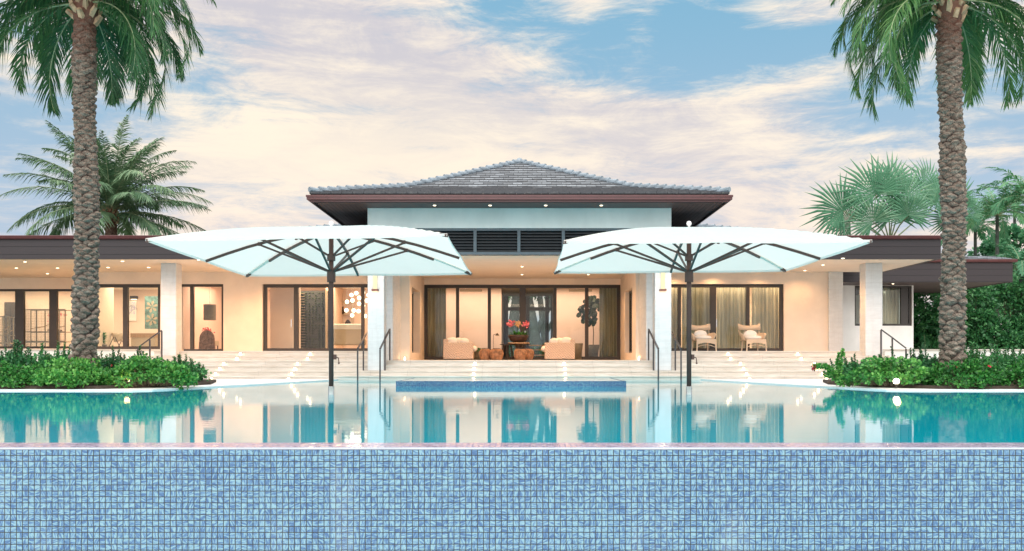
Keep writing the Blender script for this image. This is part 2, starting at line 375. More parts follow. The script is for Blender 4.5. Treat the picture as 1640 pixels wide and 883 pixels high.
# ------------------------------------------------------------------ mesh builder
class MB:
    def __init__(s): s.v = []; s.f = []; s.t = []; s.n = 0
    def raw(s, vs, fs, tint=0.0):
        o = s.n
        s.v.extend(vs); s.n += len(vs)
        for f in fs: s.f.append(tuple(i+o for i in f)); s.t.append(tint)
        return s
    def box(s, x0, x1, y0, y1, z0, z1, tint=0.0):
        vs = [(x, y, z) for z in (z0, z1) for y in (y0, y1) for x in (x0, x1)]
        return s.raw(vs, [(0,2,3,1), (4,5,7,6), (0,1,5,4), (2,6,7,3), (0,4,6,2), (1,3,7,5)], tint)
    def rbox(s, x0, x1, y0, y1, z0, z1, c=.02, tint=0.0):     # box with chamfered vertical and top edges
        pts = [(x0+c,y0),(x1-c,y0),(x1,y0+c),(x1,y1-c),(x1-c,y1),(x0+c,y1),(x0,y1-c),(x0,y0+c)]
        cx, cy = (x0+x1)/2, (y0+y1)/2
        ins = [(px_+(c if px_ < cx else -c), py_+(c if py_ < cy else -c)) for px_, py_ in pts]
        vs = [(a, b_, z0) for a, b_ in ins]+[(a, b_, z0+c) for a, b_ in pts]+[(a, b_, z1-c) for a, b_ in pts]+[(a, b_, z1) for a, b_ in ins]
        fs = [tuple(range(7, -1, -1)), tuple(range(24, 32))]
        for k in range(3):
            for i in range(8):
                j = (i+1) % 8; fs.append((k*8+i, k*8+j, k*8+8+j, k*8+8+i))
        return s.raw(vs, fs, tint)
    def prism(s, poly, z0, z1, tint=0.0):
        n = len(poly)
        vs = [(a, b_, z0) for a, b_ in poly]+[(a, b_, z1) for a, b_ in poly]
        fs = [tuple(range(n-1, -1, -1)), tuple(range(n, 2*n))]+[(i, (i+1) % n, n+(i+1) % n, n+i) for i in range(n)]
        return s.raw(vs, fs, tint)
    def tube(s, pts, r, seg=8, caps=True, tint=0.0):
        pts = [Vector(p) for p in pts]; n = len(pts)
        rs = r if hasattr(r, '__len__') else [r]*n
        vs = []
        up = Vector((0, 0, 1)); d0 = (pts[1]-pts[0]).normalized()
        ref = up if abs(d0.dot(up)) < .9 else Vector((1, 0, 0))
        for i, p in enumerate(pts):
            d = (pts[min(i+1, n-1)]-pts[max(i-1, 0)]).normalized()
            a = d.cross(ref); a = a.normalized() if a.length > 1e-6 else Vector((1, 0, 0)); b_ = d.cross(a)
            for k in range(seg):
                th = 2*PI*k/seg+PI/seg
                vs.append(tuple(p+(a*math.cos(th)+b_*math.sin(th))*rs[i]))
        fs = [(i*seg+k, i*seg+(k+1) % seg, (i+1)*seg+(k+1) % seg, (i+1)*seg+k) for i in range(n-1) for k in range(seg)]
        if caps: fs += [tuple(range(seg-1, -1, -1)), tuple(range((n-1)*seg, n*seg))]
        return s.raw(vs, fs, tint)
    def bar(s, a, b_, w_, h_, tint=0.0):                    # rectangular bar
        a = Vector(a); b_ = Vector(b_); d = (b_-a).normalized()
        sd = d.cross(Vector((0, 0, 1))); sd = sd.normalized() if sd.length > 1e-5 else Vector((1, 0, 0)); u = sd.cross(d)
        vs = [tuple(p+sd*(w_/2*i)+u*(h_/2*j)) for p in (a, b_) for i, j in ((-1,-1), (1,-1), (1,1), (-1,1))]
        return s.raw(vs, [(3,2,1,0), (4,5,6,7), (0,1,5,4), (1,2,6,5), (2,3,7,6), (3,0,4,7)], tint)
    def lathe(s, c, prof, seg=20, tint=0.0):
        vs = []; n = len(prof)
        for r_, z_ in prof:
            for k in range(seg): vs.append((c[0]+r_*math.cos(2*PI*k/seg), c[1]+r_*math.sin(2*PI*k/seg), c[2]+z_))
        fs = [(i*seg+k, i*seg+(k+1) % seg, (i+1)*seg+(k+1) % seg, (i+1)*seg+k) for i in range(n-1) for k in range(seg)]
        fs += [tuple(range(seg-1, -1, -1)), tuple(range((n-1)*seg, n*seg))]
        return s.raw(vs, fs, tint)
    def ball(s, c, r_, seg=12, rings=8, sc=(1,1,1), tint=0.0):
        vs = [(c[0], c[1], c[2]-r_*sc[2])]
        for i in range(1, rings):
            a = -PI/2+PI*i/rings
            for k in range(seg): vs.append((c[0]+r_*sc[0]*math.cos(a)*math.cos(2*PI*k/seg), c[1]+r_*sc[1]*math.cos(a)*math.sin(2*PI*k/seg), c[2]+r_*sc[2]*math.sin(a)))
        vs.append((c[0], c[1], c[2]+r_*sc[2])); L = len(vs)-1
        fs = [(0, 1+(k+1) % seg, 1+k) for k in range(seg)]
        for i in range(rings-2):
            for k in range(seg): fs.append((1+i*seg+k, 1+i*seg+(k+1) % seg, 1+(i+1)*seg+(k+1) % seg, 1+(i+1)*seg+k))
        fs += [(L, 1+(rings-2)*seg+k, 1+(rings-2)*seg+(k+1) % seg) for k in range(seg)]
        return s.raw(vs, fs, tint)
    def leaf(s, p, d, up, L, w_, tint, droop=0.0, fold=0.0):          # pointed blade in two segments
        p = Vector(p); d = Vector(d).normalized(); sd = d.cross(Vector(up))
        sd = sd.normalized() if sd.length > 1e-5 else Vector((1, 0, 0))
        q = p+d*L*.5+Vector((0, 0, -droop*.3*L)); e = p+d*L*.94+Vector((0, 0, -droop*L))
        return s.raw([tuple(p+sd*w_*.35), tuple(p-sd*w_*.35), tuple(q-sd*w_*.5), tuple(q+sd*w_*.5), tuple(e)], [(0,1,2,3), (3,2,4)], tint)
    def build(s, name, m, parent=None, smooth=False):
        me = bpy.data.meshes.new(name); me.from_pydata(s.v, [], s.f); me.materials.append(m)
        at = me.attributes.new('tint', 'FLOAT', 'FACE'); at.data.foreach_set('value', s.t)
        if smooth: me.polygons.foreach_set('use_smooth', [True]*len(me.polygons))
        if getattr(s, 'fib', None) is not None: me.attributes.new('fibre', 'FLOAT', 'POINT').data.foreach_set('value', s.fib.astype(np.float32))
        me.update(); o = bpy.data.objects.new(name, me); COL.objects.link(o)
        if parent: o.parent = parent
        return o
def tag(o, label=None, cat=None, group=None, kind=None):
    if label: o['label'] = label
    if cat: o['category'] = cat
    if group: o['group'] = group
    if kind: o['kind'] = kind
    return o
def empty(name, loc, label, cat, group=None, rz=0):
    o = bpy.data.objects.new(name, None); COL.objects.link(o); o.location = loc; o.rotation_euler.z = rz; o.empty_display_size = .1
    return tag(o, label, cat, group)
def copy_thing(o, loc, label, rz=None):
    c = o.copy(); COL.objects.link(c); c.location = loc; c['label'] = label
    if rz is not None: c.rotation_euler.z = rz
    for ch in o.children:
        k = ch.copy(); COL.objects.link(k); k.parent = c
        for g in ch.children:
            q = g.copy(); COL.objects.link(q); q.parent = k
    return c
def lamp(name, typ, loc, energy, color=(1, .74, .48), parent=None, rot=(0,0,0), size=.1, spot=120, blend=.6, sy=None):
    l = bpy.data.lights.new(name, typ); l.energy = energy; l.color = color
    if typ == 'AREA':
        l.size = size
        if sy: l.shape = 'RECTANGLE'; l.size_y = sy
    else: l.shadow_soft_size = size
    if typ == 'SPOT': l.spot_size = R(spot); l.spot_blend = blend
    o = bpy.data.objects.new(name, l); COL.objects.link(o); o.location = loc; o.rotation_euler = rot
    if parent: o.parent = parent
    return o
def structure(name, mb, m): return tag(mb.build(name, m), kind='structure')

# ------------------------------------------------------------------ ground, water, deck
structure('ground', MB().raw([(-3000, 29.2, -.02), (3000, 29.2, -.02), (3000, 4500, -.02), (-3000, 4500, -.02)], [(0,1,2,3)]), M_GROUND)
structure('basin_floor', MB().raw([(-60, -30, -1.7), (60, -30, -1.7), (60, 7.4, -1.7), (-60, 7.4, -1.7)], [(0,1,2,3)]), M_DECK)
structure('pool_water', MB().raw([(-46, 7.56, 0), (46, 7.56, 0), (46, 29.1, 0), (-46, 29.1, 0)], [(0,1,2,3)]), M_WATER)
def deck(sgn, dx=0):
    pts = [(46*sgn, 19.35), (8.35*sgn, 19.38), (8.0*sgn, 19.6), (7.7*sgn, 20.6), (7.05*sgn, 23), (6.45*sgn, 25.6), (6.05*sgn, 27.6), (5.85*sgn, 28.98), (46*sgn, 28.98)]
    if sgn > 0: pts = pts[::-1]
    # shallow bullnose along the edge
    return MB().prism(pts, -.3, .03)
d = deck(-1); d2 = deck(1); d.raw(d2.v, d2.f)
structure('pool_deck', d, M_DECK)
bed = MB()
for s in (-1, 1):
    pts = [(45*s, 19.6), (9.2*s, 19.75), (8.4*s, 20.8), (7.9*s, 23), (8.6*s, 25.5), (11.5*s, 28.0), (45*s, 28.9)]
    if s > 0: pts = pts[::-1]
    bed.prism(pts, .0, .10)
structure('planting_soil', bed, M_SOIL)
pw = empty('infinity_edge', (0, 7.15, -1.7), 'blue glass mosaic wall below the overflowing pool edge', 'pool wall')
def at(mb, o): 
    mb.v = [(a-o.location.x, b_-o.location.y, c-o.location.z) for a, b_, c in mb.v]; return mb
at(MB().box(-46, 46, 7.15, 7.4, -1.7, -.012), pw).build('tiled_face', M_MOS, pw)
lipm = MB(); prof = [(7.150, -.011), (7.146, -.006), (7.146, -.001), (7.150, .002), (7.165, .004), (7.18, .003), (7.18, -.011)]
n_ = len(prof); lipm.raw([(x_, a, b_) for x_ in (-46, 46) for a, b_ in prof], [tuple(range(n_)), tuple(range(2*n_-1, n_-1, -1))]+[(i, n_+i, n_+(i+1) % n_, (i+1) % n_) for i in range(n_)])
at(lipm, pw).build('wet_lip', M_LIP, pw)
at(MB().raw([(-46, 7.18, .003), (46, 7.18, .003), (46, 7.57, .004), (-46, 7.57, .004), (-46, 7.18, -.2), (46, 7.18, -.2), (46, 7.57, -.2), (-46, 7.57, -.2)], [(0,1,2,3), (7,6,5,4), (0,4,5,1), (2,6,7,3)]), pw).build('weir', M_WEIR, pw)
# raised spa wall at the far side of the pool
sp = empty('spa_wall', (-.15, 22.3, 0), 'low raised basin faced in small deep blue mosaic at the foot of the steps', 'spa')
x0, x1 = px(634, 22.3), px(1003, 22.3); zs_ = .135
at(MB().box(x0, x1, 22.3, 22.6, -.1, zs_), sp).build('tiled_wall', M_SPA, sp)
for xa in (x0, x1-.04): at(MB().box(xa, xa+.04, 22.602, 26, -.1, zs_), sp).build('side_wall', M_SPA, sp)
at(MB().raw([(x0+.042, 22.602, zs_-.004), (x1-.042, 22.602, zs_-.004), (x1-.042, 26, zs_-.004), (x0+.042, 26, zs_-.004)], [(0,1,2,3)]), sp).build('spa_water', M_WATER, sp)

# ------------------------------------------------------------------ steps
def stair_mb():
    mb = MB()
    lv = [(29.0, .13), (29.4, .295), (29.8, .46), (30.2, .625)]
    for i, (y0, zt) in enumerate(lv):
        y1 = 38.5 if i == 3 else lv[i+1][0]+.3
        x_ = 12.5+.0*i
        zb = -.3 if i == 0 else lv[i-1][1]-.001
        mb.box(-x_, x_, y0, y1, zb, zt-.045); mb.box(-x_, x_, y0-.022, y1, zt-.044, zt)
    for s in (-1, 1):
        for y0, zt, zb in ((31.6, .79, .6255), (32.0, .955, .7905)):
            a, b_ = sorted((4.63*s, 13.0*s)); y1 = 34.98
            mb.box(a, b_, y0, y1, zb, zt-.045); mb.box(a-.01, b_+.01, y0-.022, y1, zt-.044, zt)
    return mb
structure('terrace_steps', stair_mb(), M_TRAV)

# ------------------------------------------------------------------ the house
H = empty('house', (0, 36, 0), 'long low villa with a hipped slate roof and lit glass doors', 'house')
def part(mb, name, m, parent=None, smooth=False):
    p = parent or H; ox, oy, oz = (0, 36, 0) if not parent else (0, 0, 0)
    if not parent: mb.v = [(a-ox, b_-oy, c-oz) for a, b_, c in mb.v]
    return mb.build(name, m, p, smooth)
def sub(mb, name, m, parent, smooth=False):          # child of a part of H: same local frame
    mb.v = [(a, b_-36, c) for a, b_, c in mb.v]
    return mb.build(name, m, parent, smooth)
def wall(x0, x1, y0, y1, z0, z1, ops):
    mb = MB(); cx = x0
    for (a, b_, za, zb) in sorted(ops):
        if a > cx: mb.box(cx, a, y0, y1, z0, z1)
        if za > z0: mb.box(a, b_, y0, y1, z0, za)
        if zb < z1: mb.box(a, b_, y0, y1, zb, z1)
        cx = b_
    if cx < x1: mb.box(cx, x1, y0, y1, z0, z1)
    return mb
YF = 35.0; ZS = 4.05
zt = pz(455, YF); FL = .955
# facade openings
A_ = (px(262, YF), px(357.6, YF), FL, zt); B_ = (px(128, YF), px(256.5, YF), 1.03, zt); D_ = (px(420.5, YF), -4.85, FL, zt)
Rr = (5.12, px(1255.5, YF), FL, zt)
part(wall(-17.05, -4.64, YF, YF+.3, .6, ZS-.002, [A_, B_, D_]), 'wall', M_WALL)
part(wall(4.64, 12.0, YF, YF+.3, .6, ZS-.002, [Rr]), 'wall', M_WALL)
part(MB().box(12.0, 12.55, YF-.12, YF+.5, .6, ZS-.003), 'wall', M_COL)
part(MB().box(12.1, 12.5, YF+.501, 40, .6, 4.0), 'wall', M_WWALL)
part(wall(-40, -17.06, 37.5, 37.8, .6, ZS-.002, [(-38, -17.5, 1.10, pz(463, 37.5))]), 'wall', M_WALL)
part(MB().box(-17.36, -17.06, YF, 37.5, .6, ZS-.003), 'wall', M_WALL)
# recess
XL, XR = -4.09, 4.33; YB = 38.5; ZB = .625; ZC = 4.11
jl = MB().box(-4.63, XL, 33.5, 34.2, ZB, ZC-.002); jl.box(-4.63, XL, 37.0, YB, ZB, ZC-.002); jl.box(-4.63, XL, 34.2, 37.0, ZB, .91); jl.box(-4.63, XL, 34.2, 37.0, 3.42, ZC-.002)
part(jl, 'wall', M_WALL)
jr = MB().box(XR, 4.63, 33.5, 34.6, ZB, ZC-.002); jr.box(XR, 4.63, 36.9, YB, ZB, ZC-.002); jr.box(XR, 4.63, 34.6, 36.9, ZB, .91); jr.box(XR, 4.63, 34.6, 36.9, 3.42, ZC-.002)
part(jr, 'wall', M_WALL)
for (xa, xb, ya, yb) in ((-4.45, -4.37, 34.2, 37.0), (4.5, 4.58, 34.6, 36.9)):
    f = MB()
    for q in (ya, (ya+yb)/2+.35, yb-.09): f.box(xa, xb, q, q+.09, .99, 3.34)
    f.box(xa, xb, ya, yb, .91, .99); f.box(xa, xb, ya, yb, 3.34, 3.42)
    w_ = part(f, 'window', M_FRAME)
    sub(MB().box((xa+xb)/2-.005, (xa+xb)/2+.005, ya+.09, yb-.09, .99, 3.34), 'pane', M_GLASS, w_)
ztm = pz(456, YB); xm0, xm1 = px(679, YB), px(994, YB)
part(wall(-4.63, 4.63, YB, YB+.25, ZB, ZC-.003, [(xm0, xm1, ZB, ztm)]), 'wall', M_WALL)
part(MB().box(-5.0, 5.0, 29.9, YB+.25, ZC, ZC+.08), 'ceiling', M_CEIL)
# piers, columns
for s in (-1, 1):
    a, b_ = sorted((4.46*s, 5.0*s))
    c = part(MB().rbox(a, b_, 29.6, 30.14, .295, ZC, .012), 'column', M_COL)
    a, b_ = sorted((4.44*s, 5.0*s)); part(MB().rbox(a, b_, 31.5, 33.495, .625, ZC-.002, .012), 'column', M_COL)
part(MB().rbox(-12.63, -12.09, 31.65, 32.2, .79, ZS, .012), 'column', M_COL)
part(MB().rbox(12.18, 12.78, 31.65, 32.2, .79, ZS, .012), 'column', M_COL)
# door and window frames
def glazed(x0, x1, y, z0, z1, posts, fr=.10, depth=.12, name='sliding_door', handles=()):
    f = MB(); yc = y+.10
    f.box(x0, x1, yc, yc+depth, z1-fr, z1-.002); f.box(x0, x1, yc, yc+depth, z0+.001, z0+fr)
    f.box(x0, x0+fr, yc+.002, yc+depth-.002, z0+fr, z1-fr); f.box(x1-fr, x1, yc+.002, yc+depth-.002, z0+fr, z1-fr)
    for p_, w_ in posts: f.box(p_-w_/2, p_+w_/2, yc-.01, yc+depth+.01, z0+fr, z1-fr)
    o = part(f, name, M_FRAME)
    g = MB(); xs = [x0+fr]+[q for p_, w_ in posts for q in (p_-w_/2, p_+w_/2)]+[x1-fr]
    for i in range(0, len(xs), 2): g.box(xs[i], xs[i+1], yc+.05, yc+.06, z0+fr, z1-fr)
    sub(g, 'pane', M_GLASS, o)
    for hx in handles: sub(MB().box(hx-.015, hx+.015, yc-.06, yc-.011, z0+.95, z0+1.25), 'handle', M_STEEL, o)
    return o
glazed(*A_[:2], YF, *A_[2:], [(px(305.6, YF), .13)], .10, name='window')
glazed(*B_[:2], YF, *B_[2:], [(px(199, YF), .19)], .13, name='window')
glazed(*D_[:2], YF, *D_[2:], [(px(473, YF), .17), (px(527, YF), .12), (px(580, YF), .12)], .13, handles=(px(466, YF),))
glazed(*Rr[:2], YF, *Rr[2:], [(px(1089, YF), .12), (px(1143, YF), .24), (px(1199, YF), .13)], .13, handles=(px(1148, YF),))
glazed(xm0, xm1, YB, ZB, ztm, [(px(732.5, YB), .14), (px(783.5, YB), .14), (px(837, YB), .27), (px(889, YB), .14), (px(940, YB), .15)], .14, handles=(px(833, YB), px(841, YB)))
glazed(-38, -17.5, 37.5, 1.10, pz(463, 37.5), [(px(29, 37.5), .36), (px(83, 37.5), .32), (px(-60, 37.5), .3), (px(-150, 37.5), .3)], .09, name='window')
# fascias, gutters, soffits of the wings
def gutter(mb, x0, x1, y, z, s=1):
    prof = [(0, 0), (-.10, .02), (-.13, .11), (-.12, .125), (-.02, .125), (0, .12)]
    k = len(prof); q = [(y+a*s, z+b_) for a, b_ in prof]
    mb.raw([(x_, a, b_) for x_ in (x0, x1) for a, b_ in q], [tuple(range(k)), tuple(range(2*k-1, k-1, -1))]+[(i, k+i, k+(i+1) % k, (i+1) % k) for i in range(k)])
for s in (-1, 1):
    xa, xb = (-42, -5.0) if s < 0 else (5.0, 14.2)
    part(MB().box(xa, xb, 30.3, 30.42, ZS-.01, 4.74), 'fascia', M_FASC)
    g = MB(); gutter(g, xa, xb+(.06 if s > 0 else 0), 30.298, 4.70); part(g, 'gutter', M_GUT)
    part(MB().box(xa, xb-(.12 if s > 0 else 0), 30.422, YF if s > 0 else 37.5, ZS, ZS+.06), 'soffit', M_CEIL)
    part(MB().box(xa, xb, 30.422, 46, 4.6, 4.72), 'roof', M_TILE)
part(MB().box(14.08, 14.2, 30.421, 36, ZS-.009, 4.6), 'fascia', M_FASC)
# upper volume
part(MB().box(-5.0, 5.0, 29.6, 30.0, 4.985, 5.64), 'wall', M_WWALL)
for s in (-1, 1): part(MB().box(*sorted((4.7*s, 5.0*s)), 30.001, 40, 4.83, 5.64), 'wall', M_WWALL)
part(MB().box(-4.99, 4.99, 40, 40.2, 4.2, 5.64), 'wall', M_WWALL)
lf = MB(); lf.box(-5.0, 5.0, 29.62, 29.75, 4.90, 4.984); lf.box(-5.0, 5.0, 29.62, 29.75, ZC, 4.20)
for xp in (621.5, 691.5, 761, 831, 902, 973, 1042): c_ = px(xp, 29.7); lf.box(c_-.05, c_+.05, 29.60, 29.74, 4.20, 4.90)
lo = part(lf, 'louvre', M_LOUV)
sm = MB()
for k in range(7):
    z_ = 4.24+k*.098; sm.raw([(-4.95, 29.66, z_), (4.95, 29.66, z_), (4.95, 29.80, z_+.10), (-4.95, 29.80, z_+.10), (-4.95, 29.66, z_-.018), (4.95, 29.66, z_-.018), (4.95, 29.80, z_+.082), (-4.95, 29.80, z_+.082)],
        [(0,1,2,3), (7,6,5,4), (4,5,1,0), (3,2,6,7)])
sub(sm, 'slats', M_SLAT, lo)
part(MB().box(-5.0, 5.0, 29.84, 29.9, ZC+.001, 4.98), 'wall', M_SLAT)
# hip roof (bellcast)
W = 6.58; YE = 28.15; CY = YE+W
def prof(t_): return np.interp(t_, [0, .407, .669, 1], [5.86, 6.52, 7.26, 8.22])
def roof_tiles(W, prof, n_c, tw, cx, cy, sides=(0, 1, 2, 3), seed=1):
    mb = MB(); rr = random.Random(seed); ex = W/n_c
    for sd in sides:
        ca, sa = [(1, 0), (0, 1), (-1, 0), (0, -1)][sd]
        def tf(x_, y_, z_):       # front side: y_ from -W (eave) to 0
            return (cx+x_*ca-y_*sa, cy+x_*sa+y_*ca, z_)
        for k in range(n_c):
            t0, t1 = k/n_c, min(1, (k+1.25)/n_c)
            y0, y1 = -W*(1-t0), -W*(1-t1); hw = W*(1-t0)
            z0, z1 = float(prof(t0)), float(prof(t1))
            nt = max(1, int(2*hw/tw)); off = (k % 2)*.5*tw
            x_ = -hw-off
            while x_ < hw:
                a, b_ = max(x_, -hw), min(x_+tw-.012, hw)
                x_ += tw
                if b_-a < .04: continue
                hw1 = W*(1-t1); a1, b1 = max(a, -hw1), min(b_, hw1)
                if b1 <= a1: a1 = b1 = max(-hw1, min(hw1, (a+b_)/2))
                j = rr.uniform(-.008, .012); th = .06+j
                vs = [tf(a, y0, z0+th), tf(b_, y0, z0+th+rr.uniform(-.008, .008)), tf(b1, y1, z1+.012), tf(a1, y1, z1+.012), tf(a, y0, z0-.005), tf(b_, y0, z0-.005)]
                mb.raw(vs, [(0,1,2,3)], rr.uniform(.45, 1)); mb.f += [tuple(i+mb.n-6 for i in f_) for f_ in ((4,5,1,0), (4,0,3), (1,5,2))]; mb.t += [0.0]*3  # butt and side faces take the darkest tint, shadow painted under each course
    return mb
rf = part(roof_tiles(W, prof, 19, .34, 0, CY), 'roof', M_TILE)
cap = MB()
for sx in (-1, 1):
    for sy in (-1, 1):
        N = 27
        for k in range(N):
            t0, t1 = k/N, (k+1.25)/N; t1 = min(t1, 1)
            p = Vector((sx*W*(1-t0), CY+sy*W*(1-t0), float(prof(t0))+.13)); q = Vector((sx*W*(1-t1), CY+sy*W*(1-t1), float(prof(t1))+.065))
            cap.tube([p, q], [.085, .07], 8, True, random.random())
cap.ball((0, CY, 8.30), .14, 10, 6)
sub(cap, 'ridge_cap', M_CAP, rf)
# eave: soffit, fascia edge and gutter round the roof
def ring(mb, w0, w1, z0, z1):
    for a in range(4):
        ca, sa = [(1, 0), (0, 1), (-1, 0), (0, -1)][a]
        P = lambda x_, y_, z_: (x_*ca-y_*sa, CY+x_*sa+y_*ca, z_)
        mb.raw([P(-w0, -w0, z0), P(w0, -w0, z0), P(w1, -w1, z0), P(-w1, -w1, z0), P(-w0, -w0, z1), P(w0, -w0, z1), P(w1, -w1, z1), P(-w1, -w1, z1)],
               [(0,1,2,3), (7,6,5,4), (0,4,5,1), (3,2,6,7)])
for a in (0, 2):
    sa = 1 if a == 0 else -1; e = MB()
    e.raw([(-W+.02, CY-sa*(W-.02), 5.641), (W-.02, CY-sa*(W-.02), 5.641), (4.7, CY-sa*5.1, 5.641), (-4.7, CY-sa*5.1, 5.641)], [(0,1,2,3)])
    part(e, 'soffit', M_SOFFY)
for s in (-1, 1):
    e = MB(); e.raw([(s*(W-.02), CY-W+.02, 5.641), (s*(W-.02), CY+W-.02, 5.641), (s*4.7, CY+5.1, 5.641), (s*4.7, CY-5.1, 5.641)], [(0,1,2,3)])
    part(e, 'soffit', M_SOFF)
e = MB(); ring(e, W-.05, W-.09, 5.58, 5.85); part(e, 'fascia', M_FASC)
e = MB(); ring(e, W+.07, W-.048, 5.66, 5.79); ring(e, W+.09, W+.071, 5.74, 5.80); ring(e, W-.01, W-.049, 5.60, 5.659); part(e, 'gutter', M_GUT)
# small tiled hips over the wings beside the upper volume
def prof2(t_): return 4.86+1.62*t_
for s in (-1, 1):
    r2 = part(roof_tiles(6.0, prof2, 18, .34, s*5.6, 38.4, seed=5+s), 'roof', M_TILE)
    c2 = MB()
    for sx in (-1, 1):
        for k in range(24):
            t0, t1 = k/24, min(1, (k+1.25)/24)
            c2.tube([(s*5.6+sx*6*(1-t0), 38.4-6*(1-t0), prof2(t0)+.12), (s*5.6+sx*6*(1-t1), 38.4-6*(1-t1), prof2(t1)+.05)], [.10, .08], 6)
    sub(c2, 'ridge_cap', M_CAP, r2)
# second wing on the right, set back
Y2 = 38.0; xa, xb = px(1344, Y2), px(1622, Y2)
part(MB().box(xa, xb, Y2, Y2+.12, pz(452, Y2), pz(419, Y2)), 'fascia', M_FASC)
part(MB().box(xb-.12, xb-.001, Y2+.121, 49, pz(452, Y2)+.001, pz(419, Y2)-.001), 'fascia', M_FASC)
part(MB().box(xa+.001, xa+.12, Y2+.121, 41, pz(452, Y2)+.001, pz(419, Y2)-.001), 'fascia', M_FASC)
g = MB(); gutter(g, xa, xb+.15, Y2-.002, pz(420.5, Y2)); part(g, 'gutter', M_GUT)
part(MB().box(xa+.12, xb-.12, Y2+.121, 49, pz(452, Y2)+.02, pz(452, Y2)+.1), 'soffit', M_SOFFY)
tr = MB()
for k in range(5):
    x_ = xa
    while x_ < xb+.1:
        y0, y1 = Y2-.12+k*.42, Y2-.12+(k+1.2)*.42; z0 = pz(417, Y2)+k*.075
        tr.raw([(x_, y0, z0+.05), (x_+.40, y0, z0+.045), (x_+.40, y1, z0+.11), (x_, y1, z0+.11), (x_, y0, z0-.02), (x_+.40, y0, z0-.02)], [(0,1,2,3), (4,5,1,0)], random.random()); x_ += .415
part(tr, 'roof', M_TILE)
Y3 = 40.0
W3 = (px(1369, Y3), px(1461, Y3), pz(522, Y3), 3.93)
part(wall(12.51, px(1463, Y3), Y3, Y3+.25, .6, 4.02, [W3]), 'wall', M_WWALL)
glazed(*W3[:2], Y3, *W3[2:], [(px(1377, Y3)+.35, .08), (px(1450, Y3), .32)], .09, name='window')
part(MB().box(px(1463, Y3)-.25, px(1463, Y3), Y3+.251, 47, .6, 4.02), 'wall', M_WWALL)

# interior shells
inn = MB()
inn.box(-34, -4.64, 41.5, 41.7, FL, 4.0); inn.box(-34, -33.8, 37.9, 41.5, FL, 4.0); inn.box(-8.3, -8.15, 38.5, 41.5, FL, 4.0)
inn.box(-10.15, -8.95, 36.6, 36.75, FL, 4.0)
inn.box(-13.7, -13.55, 36.2, 41.5, FL, 4.0); inn.box(-4.9, -4.7, YF+.31, 41.5, FL, 4.0)
part(inn, 'interior_wall', M_IN)
part(MB().box(4.7, 12.0, 39, 39.2, FL, 4.0), 'interior_wall', M_IN)
part(MB().box(-17.05, -4.7, YF+.301, 41.5, 3.86, 3.94), 'ceiling', M_CEIL); part(MB().box(-34, -17.051, 37.801, 41.5, 3.86, 3.94), 'ceiling', M_CEIL)
part(MB().box(4.7, 12.0, YF+.301, 39, 3.86, 3.94), 'ceiling', M_CEIL)
part(MB().box(-17.05, -4.7, YF+.001, 41.5, .6, FL-.002), 'floor', M_TRAV); part(MB().box(-34, -17.051, 37.801, 41.5, .6, FL-.002), 'floor', M_TRAV)
part(MB().box(4.7, 12.0, YF+.001, 39, .6, FL-.002), 'floor', M_TRAV)
YI = 42.0; xo0, xo1 = px(803, YI), px(891, YI)
part(wall(-6, 6, YI, YI+.2, ZB, 4.0, [(xo0, xo1, ZB, pz(459, YI))]), 'interior_wall', M_IN)
part(MB().box(-6, 6, YB+.251, 48, 4.0, 4.08), 'ceiling', M_CEIL)
part(MB().box(-6, 6, YB+.001, 48.2, .4, ZB-.002), 'floor', M_DARK)
part(MB().box(-6.2, -6, YB+.25, YI+.2, ZB, 4.0), 'interior_wall', M_IN); part(MB().box(6, 6.2, YB+.25, YI+.2, ZB, 4.0), 'interior_wall', M_IN)
part(MB().box(xo0-.2, xo0, YI+.201, 48, ZB, 4.0), 'interior_wall', M_BEIGE); part(MB().box(xo1, xo1+.2, YI+.201, 48, ZB, 4.0), 'interior_wall', M_BEIGE)
part(MB().box(xo0-.001, xo1+.001, 47.9, 48.1, pz(470, 48), 4.0), 'interior_wall', M_BEIGE)
bf = MB(); xs0, xs1 = px(807, 48), px(885, 48)
for q in (xs0, px(811, 48), px(836, 48), px(845, 48), px(876, 48), xs1): bf.box(q-.1, q+.1, 47.9, 48.0, ZB, pz(470, 48))
bf.box(xs0, xs1, 47.88, 48.02, pz(498, 48), pz(492.5, 48)); bf.box(xs0, xs1, 47.88, 48.02, ZB, ZB+.15)
o = part(bf, 'garden_door', M_FRAME); sub(MB().box(xs0, xs1, 47.95, 47.96, ZB, pz(470, 48)), 'pane', M_GLASS, o)

# low walls either side
for s, lab in ((-1, 'long white low wall behind the left planting bed'), (1, 'long white low wall behind the right planting bed')):
    xa_, xb_ = (-42, -12.55) if s < 0 else (12.95, 44)
    o = empty('retaining_wall', (xa_, 33.5, 0), lab, 'wall')
    at(MB().box(xa_, xb_, 33.2, 33.5, 0, .98), o).build('wall', M_WWALL, o)
    at(MB().box(xa_-.02, xb_+.02, 33.16, 33.55, .981, 1.03), o).build('coping', M_TRAV, o)
structure('side_terrace', MB().box(-42, -13.0, 33.52, 38, .3, .95).box(12.96, 44, 33.52, 55, .3, .94), M_TRAV)
# side flights at the outer ends
for s in (-1, 1):
    mb = MB()
    for k in range(5): mb.box(*sorted((s*(12.52+k*.35), s*(12.87+k*.35))), 30.25, 33.1, -.1, .62-.13*k)
    structure('side_steps', mb, M_TRAV)

